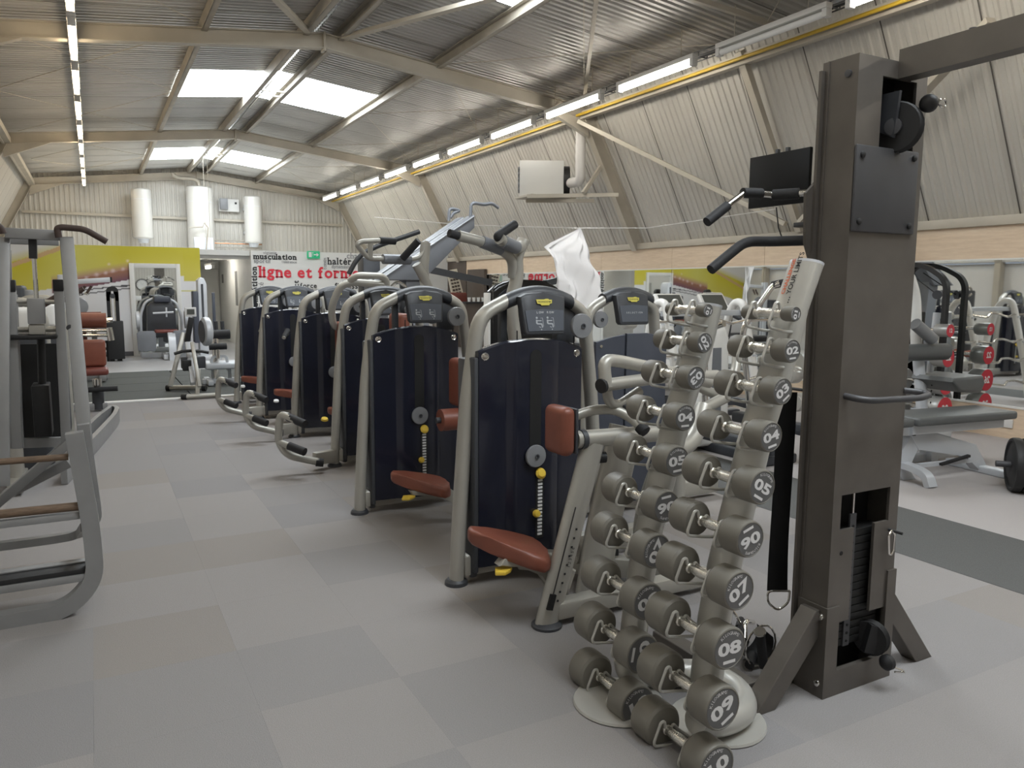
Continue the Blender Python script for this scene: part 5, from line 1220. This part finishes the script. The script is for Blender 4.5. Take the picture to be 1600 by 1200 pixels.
# rack by the mirror with red-rimmed dumbbells
rr = thing('dumbbell_rack', (8.15, 5.33, 0), 'silver upright dumbbell rack beside the mirror behind the cable tower', 'rack')
mk('column', G().tube([(8.22, 5.33, .0), (8.24, 5.33, .3), (8.32, 5.33, 1.30)], .045, 14, sx=.7, sy=1.2), FRL, rr); mk('base', G().mm((7.95, 5.15, 0), (8.38, 5.5, .03), .01), FRL, rr)
for k, (z, r) in enumerate(((1.12, .07), (.83, .105), (.55, .125), (.27, .135))):
    x = 8.05; yc_ = 5.30
    mk('cradle', G().tube([(8.27, 5.26, z-.04), (8.07, 5.26, z-.05), (8.07, 5.40, z-.05), (8.27, 5.40, z-.04)], .012, 8, fil=.03), FRL, rr)
    t = thing('dumbbell', (x, yc_, z), '%s steel dumbbell with red-rimmed ends on the rack by the mirror' % ['topmost small', 'second-highest', 'third-highest', 'lowest large'][k], 'dumbbell', 'red-rimmed dumbbells by the mirror')
    mk('handle', G().cyl((x, yc_-.15, z), (x, yc_+.18, z), .018, 10), CHROME, t)
    for s in (-1, 1):
        h = mk('head', G().lathe([(0, -.08), (r*.9, -.08), (r, -.06), (r, .06), (r*.95, .075), (0, .075)], (x, yc_+s*.23, z), (0, s, 0), 24), mat('steel_grey', (.32, .32, .31), .35, .4) if (k == 0 and s == -1) else bpy.data.materials['steel_grey'], t)
        mk('red_ring', G().lathe([(r*.74, .0762), (r*.97, .0762), (r*.97, .079), (r*.74, .079)], (x, yc_+s*.23, z), (0, s, 0), 24), REDRIM, h)
        if s == -1: mk('number', G().mesh(text(['12', '22', '26', '30'][k], r*.85, r*.03, 0), plane_m((x, yc_-.23-.08, z), (1, 0, 0), (0, 0, 1))), WINK, h, flat=True, recalc=False)
# barbell rack that the mirror shows
er = thing('barbell_rack', (5.75, 6.4, 0), 'white arched rack of short curl barbells, seen mostly through the mirror', 'rack')
for x in (5.25, 6.35):
    mk('arch', G().tube([(x, 6.75, .02), (x, 6.62, .9), (x, 6.52, 1.30), (x, 6.44, 1.41), (x, 6.32, 1.40), (x, 6.28, 1.29), (x, 6.10, .6), (x, 5.98, .02)], .045, 12, fil=.10), WHITEG, er, ang=60)
mk('cross_bar', G().mm((5.25, 6.6, .12), (6.35, 6.7, .22), .01), FRL, er); mk('top_bar', G().mm((5.25, 6.33, 1.26), (6.35, 6.40, 1.32), .01), FRL, er)
for k, z in enumerate((1.21, .86, .60, .30)):
    yy = 6.24-.10*k; r = (.065, .085, .10, .105)[k]
    for x in (5.25, 6.35): mk('hook', G().beam((x, 6.35-.08*k, z-.03), (x, yy-.04, z-.03), .05, .02), FRL, er)
    t = thing('barbell', (5.8, yy, z), '%s curl barbell with round steel ends on the white arched rack' % ['topmost', 'second-highest', 'third-highest', 'lowest'][k], 'barbell', 'curl barbells on the arched rack')
    mk('bar', G().tube([(4.75, yy, z), (5.35, yy, z), (5.55, yy-.05, z-.03), (5.72, yy, z+.02), (5.9, yy, z+.02), (6.05, yy-.05, z-.03), (6.3, yy, z), (6.85, yy, z)], .015, 8, fil=.04), CHROME, t)
    for x in (4.72, 6.88): mk('head', G().lathe([(0, -.07), (r*.9, -.07), (r, -.05), (r, .05), (r*.9, .07), (0, .07)], (x, yy, z), (1, 0, 0), 20), mat('pale_steel', (.5, .49, .46), .3, .5) if (k == 0 and x < 5) else bpy.data.materials['pale_steel'], t)
# black cable arch beside the mirror
ba = thing('cable_arch', (8.34, 5.6, 0), 'black arched cable machine beside the white arm-curl machine', 'exercise machine')
a1_, a2_ = xp(1443, 411, 8.25), xp(1480, 440, 8.25)
mk('arch', rect_tube([(8.3, a1_.y+.35, 0), (8.3, a1_.y+.35, 1.84), (8.28, a1_.y, 1.83), (8.25, a2_.y+.06, 1.70), (8.25, a2_.y, 1.60), (8.25, a2_.y, .0)], .05, .06, .16, (1, 0, 0)), BLK, ba)
mk('pulley', G().lathe([(0, 0), (.05, 0), (.05, .03), (0, .03)], (8.25, a2_.y+.1, 1.50), (-1, -.5, 0), 16), CHAR, ba); mk('cable', G().cyl((8.25, a2_.y+.1, 1.5), (8.28, a1_.y+.2, 1.75), .006, 6), BLK, ba)
mk('stack_cover', G().mm((8.2, a1_.y+.18, .02), (8.34, a1_.y+.45, 1.3), .02), BLKG, ba)
# plate-loaded pulldown with big box beams
pd = thing('pulldown_machine', (2.9, 7.35, 0), 'tall silver pulldown machine with wide sloping box beams above the third console', 'exercise machine')
y_ = 7.2
for dy in (0, .26):
    b_ = mk('box_beam', G().prism([(2.45, 1.62), (2.90, 1.62), (3.47, 2.16), (3.47, 2.29)], lambda a, b, d: (a+dy*.0, y_+dy+d, b), .20, .012), FR2, pd)
    x = 3.47-.0
    mk('beam_highlight', G().beam((2.46, y_+dy-.004, 1.63), (3.46, y_+dy-.004, 2.275), .006, .02, (0, 1, 0)), FRL, b_)  # highlight line along the beam, put in as a light grey strip
for dy in (0,):
    mk('thin_bar', G().tube(Q(7.25, (735, 345), (736, 320), (741, 317), (757, 320), (768, 317), (779, 325)), .018, 8, fil=.04), FR2, pd); mk('thin_bar', G().tube(Q(7.65, (701, 345), (702, 328), (706, 326), (719, 329), (708, 333), (704, 340)), .018, 8, fil=.03), FR2, pd)
mk('mast', G().prism([(-.11, .2585), (.11, .2585), (.02, 1.72), (-.20, 1.72)], lambda a, b, d: (2.93+a, 7.25+d, b), .2, .01), FR2, pd)
mk('mast', G().prism([(-.11, .2585), (.11, .2585), (.03, 1.66), (-.16, 1.66)], lambda a, b, d: (2.62+a, 7.6+d, b), .15, .01), FR2, pd)
mk('swing_arm', G().tube(Q(7.65, (545, 428), (560, 400), (590, 384), (620, 374), (655, 362)), .025, 10, fil=.1), BLK, pd)
mk('seat_pad', rpad(G(), (2.9, 6.95, .66), (.35, .3, .08), None, .03), TERRA, pd); mk('seat_post', G().cyl((2.9, 6.95, .2585), (2.9, 6.95, .63), .05, 12), FR, pd)
hook = mk('chain_handle', G().tube(Q(6.9, (612, 448), (620, 440), (632, 445), (640, 462), (628, 466), (612, 458)), .016, 8, fil=.04), CHROME, pd)
for o in list(pd.children_recursive):
    K = V((0, 0, CAMH)); A_ = WM[pd.name]
    for v in o.data.vertices: p = A_ @ v.co; p = K+(p-K)*1.2; v.co = A_.inverted() @ p
mk('floor_frame', G().mm((3.3, 8.5, 0), (3.42, 9.3, .08)).mm((2.95, 9.05, 0), (3.9, 9.15, .08)), FR2, pd)
# dark column behind it and wide black-topped machine
one('rope_column', G().mm((3.05, 9.6, 0), (3.28, 9.85, 1.93), .02).mm((3.0, 9.5, .0), (3.35, 9.95, .06)), CHAR, 'tall dark column between the words on the sign wall and the silver box beams', 'exercise machine')
wb = thing('weight_machine', (3.55, 6.1, 0), 'wide black-topped machine right behind the LOW ROW console', 'exercise machine')
y_ = 6.1; a = yp(768, 470, y_); b = yp(880, 470, y_); w_ = b.x-a.x; zt_ = yp(830, 437, y_).z
g = G().prism([(a.x, .1)]+[(a.x+w_*f, zt_-.10*(2*f-1)**4-.05*(f-.35)**2) for f in [i/12 for i in range(13)]]+[(b.x, .1)], lambda p, q, d: (p, y_+d, q), .12, .03, 3)
h = mk('shield', g, BLKG, wb)
mk('shield_band', G().prism([(a.x+.06+(w_-.12)*f, zt_-.06-.08*(2*f-1)**4-.05*(f-.35)**2) for f in [i/10 for i in range(11)]]+[(a.x+.06+(w_-.12)*f, zt_-.10-.08*(2*f-1)**4-.05*(f-.35)**2) for f in [i/10 for i in range(10, -1, -1)]], lambda p, q, d: (p, y_-.012+d, q), .02), NAVY, h)
mk('side_edge', G().mm((a.x-.03, y_, 0), (a.x-.008, y_+.1, zt_-.12), .004), WHITEG, wb); mk('base', G().mm((a.x-.05, y_-.3, 0), (b.x+.05, y_+.3, .08), .01), FR, wb)

# cardio machines by the mirrors
def cardio(x, y, lab, kind):
    t = thing('treadmill' if kind else 'exercise_bike', (x, y, 0), lab, 'treadmill' if kind else 'bike')
    s = 1
    # console leaning back
    rot = M.Rotation(R(-35), 3, 'X') @ M.Rotation(0, 3, 'Z')
    c = mk('console', G().box((x, y-.02, 1.34), (.46, .06, .34), rot, .025, 3), WHITEG, t)
    mk('screen', G().box(V((x, y-.02, 1.34))+rot @ V((0, -.033, .01)), (.37, .006, .25), rot), LCD, c)
    for dx in (-.33, .33):
        mk('side_arm', G().tube([(x+dx, y+.15, .2), (x+dx, y, 1.15), (x+dx*.8, y-.05, 1.22), (x+dx*.8, y-.35, 1.12)], .035, 10, fil=.08), FRL if kind else CHAR, t); mk('grip', G().tube([(x+dx*.8, y-.12, 1.195), (x+dx*.8, y-.42, 1.10)], .03, 10), FOAM, t)
    mk('shroud', G().prism([(-.14, .05), (.14, .05), (.11, 1.05), (.0, 1.15), (-.11, 1.05)], lambda p, q, d: (x+p, y+.05+d, q), .30, .05, 3), WHITEG, t)
    if kind:
        mk('deck', G().mm((x-.38, y-1.6, .06), (x+.38, y+.5, .18), .02), CHAR, t); mk('belt', G().mm((x-.26, y-1.55, .18), (x+.26, y+.1, .188)), BLK, t)
        mk('motor_hood', rpad(G(), (x, y+.3, .24), (.72, .5, .24), None, .06), WHITEG, t)
        for dx in (-.3, .3): mk('foot', G().mm((x+dx-.04, y-1.5, 0), (x+dx+.04, y+.45, .07)), CHAR, t)
    else:
        mk('saddle', rpad(G(), (x, y-.75, .92), (.26, .3, .08), None, .03), BLK, t); mk('saddle_post', G().cyl((x, y-.72, .2), (x, y-.75, .9), .04, 12), FRL, t)
        mk('base', G().mm((x-.06, y-1.0, .0), (x+.06, y+.4, .12), .02).mm((x-.3, y-1.05, 0), (x+.3, y-.95, .07), .02).mm((x-.3, y+.32, 0), (x+.3, y+.42, .07), .02), CHAR, t)
        mk('flywheel', G().cyl((x-.16, y+.1, .42), (x+.16, y+.1, .42), .24, 24), WHITEG, t)
    return t
cardio(6.72, 8.0, 'bike with pale tilted console above the dumbbell marked 01 on the left column', 0)
cardio(7.48, 8.0, 'bike with pale tilted console between the two dumbbell columns', 0)
cardio(5.9, 9.6, 'treadmill with tilted console standing right of the LOW ROW console', 1)
cardio(6.9, 10.6, 'treadmill beside the mirror under the hanging white sheet', 1)
el = thing('elliptical', (5.35, 5.55, 0), 'glossy white elliptical trainer seen between the two dumbbell columns', 'elliptical')
mk('shroud', G().prism([(-.20, .05), (.20, .05), (.16, 1.10), (.10, 1.20), (-.10, 1.20), (-.16, 1.10)], lambda p, q, d: (5.33+p, 5.6+d, q), .35, .07, 4), WHITEG, el)
mk('panel', G().prism([(-.10, .15), (.06, .15), (.03, 1.0), (-.07, 1.0)], lambda p, q, d: (5.33+p, 5.594+d, q), .01), FR2, el)
mk('swing_arm', G().tube([(5.62, 5.45, .35), yp(1158, 512, 5.4), yp(1204, 447, 5.3), yp(1215, 443, 5.25)], .028, 10, fil=.1), CHROME, el); mk('grip', G().tube([yp(1204, 446, 5.3), yp(1222, 442, 5.25), yp(1248, 443, 5.2)], .036, 10, fil=.03), FOAM, el)
mk('swing_arm', G().tube([(5.05, 5.45, .35), (5.02, 5.45, 1.0), (4.98, 5.35, 1.2), (5.0, 5.2, 1.25)], .028, 10, fil=.1), CHROME, el)
mk('pedal_beam', G().mm((5.0, 4.6, .18), (5.12, 5.6, .28), .02).mm((5.52, 4.6, .28), (5.64, 5.6, .38), .02), CHAR, el); mk('base', G().mm((5.0, 4.9, 0), (5.66, 5.0, .09), .02).mm((5.28, 4.9, 0), (5.38, 5.9, .09), .02), CHAR, el)
el.location = V(el.location)+V((-.16, -.17, 0))
# hanging cord and white sheet
one('cord', G().tube([(4.75, 14.2, 2.86), (5.7, 12.2, 2.62), (6.58, 10.1, 2.47), (7.1, 9.0, 2.42), (7.98, 7.4, 2.6)], .006, 6), WPANEL, 'thin pale cord stretched across the hall holding the white sheet', 'cord')
g = G(); n = 22; rows = []
ctl = [(yp(904, 357, 10.1), yp(907, 357, 10.1)), (yp(849, 386, 10.35), yp(929, 400, 9.9)), (yp(864, 420, 10.3), yp(934, 430, 9.9)), (yp(872, 455, 10.3), yp(938, 465, 9.9)), (yp(866, 500, 10.3), yp(940, 500, 9.9))]
for (a, b), (c, d) in zip(ctl, ctl[1:]):
    for i in range(8):
        f = i/8; L_ = a.lerp(c, f); R_ = b.lerp(d, f); row = []
        for k in range(n+1):
            u = k/n; p = L_.lerp(R_, u); z_ = p.z
            q = (.05*math.sin(u*9+z_*4)+.025*math.sin(u*23-z_*9)+.02*math.sin(u*5+z_*16))*min(1, (2.5-z_)*3)
            row.append(p+V((q*.5, -q, 0)))
        rows.append(row)
g.sheet(rows); bmesh.ops.solidify(g.b, geom=g.b.faces[:], thickness=.004)
one('white_sheet', g, SHEET, 'crumpled white plastic sheet hanging from a cord before the mirrors', 'sheet', ang=80)
# heater on a wall shelf with PVC flue
hs = thing('wall_shelf', (7.3, 11.5, 3.0), 'cream steel bracket shelf under the white heater on the sloping wall', 'shelf')
mk('shelf_rail', G().beam((6.55, 11.55, 3.09), (7.75, 10.6, 3.09), .06, .06), CREAM, hs); mk('shelf_rail', G().beam((6.75, 11.95, 3.06), (7.75, 11.3, 3.06), .06, .06), CREAM, hs); mk('shelf_board', G().mm((6.6, 11.5, 3.10), (7.5, 12.1, 3.13)), CREAM, hs)
mk('strut', G().beam((7.25, 10.9, 3.12), (7.75, 10.95, 3.75), .06, .06), CREAM, hs)
hb_ = thing('air_heater', (6.85, 11.85, 3.13), 'white box air heater with black fan grille standing on the wall shelf', 'heater')
fh = V((_f.x, _f.y, 0)).normalized(); c0 = yp(812, 302, 11.9); wv = _r*.78
def hbx(a, b, m, name, bev=.01):   # box in the heater's own turned frame: along its front, depth, height
    mid = [(p+q)/2 for p, q in zip(a, b)]; sz = [abs(q-p) for p, q in zip(a, b)]
    rot = M((_r, fh, V((0, 0, 1)))).transposed()
    mk(name, G().box(V((c0.x, c0.y, 3.135))+_r*mid[0]+fh*mid[1]+V((0, 0, mid[2])), sz, rot, bev), m, hb_)
hbx((0, 0, 0), (.76, .5, .60), WHITE, 'casing')
fc = V((c0.x, c0.y, 3.42))+_r*.76+fh*.22
mk('fan_cowl', G().tube([fc, fc+_r*.11], .25, 20), BLK, hb_); mk('fan_hub', G().tube([fc+_r*.11, fc+_r*.16], .06, 12), CHAR, hb_)
for k in range(5): hbx((-.03, .03, .10+.09*k), (0, .47, .135+.09*k), DISC, 'louvre', .002)
one('flue_pipe', G().tube([(7.28, 11.05, 4.46), (7.28, 11.05, 3.50), (7.3, 11.07, 3.34), (7.38, 11.5, 3.36), (7.42, 11.98, 3.40)], .085, 16, fil=.12), PVC, 'white plastic flue pipe dropping from the roof beside the air heater', 'pipe')
# television
L_ = zp(1172, 247, 3.12); R_ = zp(1266, 229, 3.12); d = (R_-L_).normalized(); nrm = V((d.y, -d.x, 0)).normalized()
if nrm.y > 0: nrm = -nrm
hgt = .60
tv = thing('television', (L_+R_)/2-V((0, 0, hgt)), 'black flat television on a wall arm left of the gunmetal tower', 'television')
mk('screen', G().prism([(0, 0), ((R_-L_).length, 0), ((R_-L_).length, -hgt), (0, -hgt)], lambda a, b, dd: L_+d*a+V((0, 0, b))-nrm*dd+nrm*.06*(b/hgt)*0, .05, .006), SCREEN, tv)
mid = (L_+R_)/2
mk('mount_arm', G().beam(mid-nrm*.05-V((0, 0, .3)), V((8.15, mid.y+.3, 2.75)), .07, .07), CHAR, tv)
for f in (.45, .62): mk('mount_tab', G().box(L_.lerp(R_, f)+V((0, 0, .02))-nrm*.03, (.04, .04, .05)), CHAR, tv)
one('tv_cable', G().tube([mid-V((0, 0, .62)), mid+V((.05, 0, -.85)), mid+V((.25, .1, -1.0))], .008, 6), BLK, 'thin black cable hanging below the television', 'cable')
one('media_box', G().mm((7.95, 6.9, 2.34), (8.2, 7.1, 2.40), .01), BLK, 'small black box lying on the wall ledge below the television', 'box')
# reception corner
one('roller_shutter', G().mm((XW-.10, 16.75, 0), (XW-.03, 17.7, 2.0)), SHUT, 'brown ribbed roller shutter at the end of the mirrors', 'shutter')
for k in range(18): pass
lt = thing('lattice_panel', (7.9, 18.0, .9), 'white lattice panel leaning in the dark reception corner', 'panel')
a, b, c, d_ = yp(698, 423, 17.5), yp(714, 420, 17.5), yp(726, 466, 17.5), yp(708, 470, 17.5)
mk('panel_sheet', G().prism([(a.x, a.z), (b.x, b.z), (c.x, c.z), (d_.x, d_.z)], lambda p, q, dd: (p, 17.5+dd, q), .03), mat('lattice_ivory', (.62, .58, .48), .6), lt)
g = G()
for i in range(1, 9):
    for j in range(1, 4):
        p = a.lerp(d_, i/9).lerp(b.lerp(c, i/9), j/4); g.box(p+V((0, -.003, 0)), (.06, .01, .05))
o = mk('lattice_holes', g, SHUT, lt); o['kind'] = 'stuff'
one('red_bench', G().mm(yp(664, 474, 17.2), yp(722, 457, 17.5), .03), BRICK, 'dark red padded bench top in the reception corner below the lattice panel', 'bench')
sh_ = thing('reception_desk', (8.0, 17.0, 0), 'dark reception counter between the lattice panel and the mirrors', 'counter')
a = yp(722, 470, 16.6); b = yp(764, 470, 16.6)
mk('counter_top', G().mm((a.x, 16.4, a.z-.06), (min(b.x, XW-.05), 16.7, a.z-.02), .006), BLK, sh_); mk('counter_body', G().mm((a.x+.03, 16.45, 0), (min(b.x, XW-.05)-.03, 16.68, a.z-.06)), SHUT, sh_)
for k in range(5):
    x = a.x+.14+.12*k
    one('cup', G().lathe([(0, 0), (.03, 0), (.042, .10), (.038, .10), (.028, .01), (0, .01)], (x, 16.5, a.z-.02), (0, 0, 1), 12), WHITE, 'white cup on the reception counter, %s from the left' % ORD[k], 'cup', 'cups on the reception counter', base=(x, 16.5, a.z-.02))
one('post_sign', G().mm(yp(653, 478, 18.3), yp(659, 428, 18.4)), mat('pale_green', (.35, .5, .42), .4), 'narrow pale green strip standing in the reception corner', 'sign')
one('dark_beam', G().beam(yp(655, 418, 15.5), yp(768, 442, 15.2), .14, .14), CHAR, 'dark beam arm sloping across in front of the reception corner', 'exercise machine')
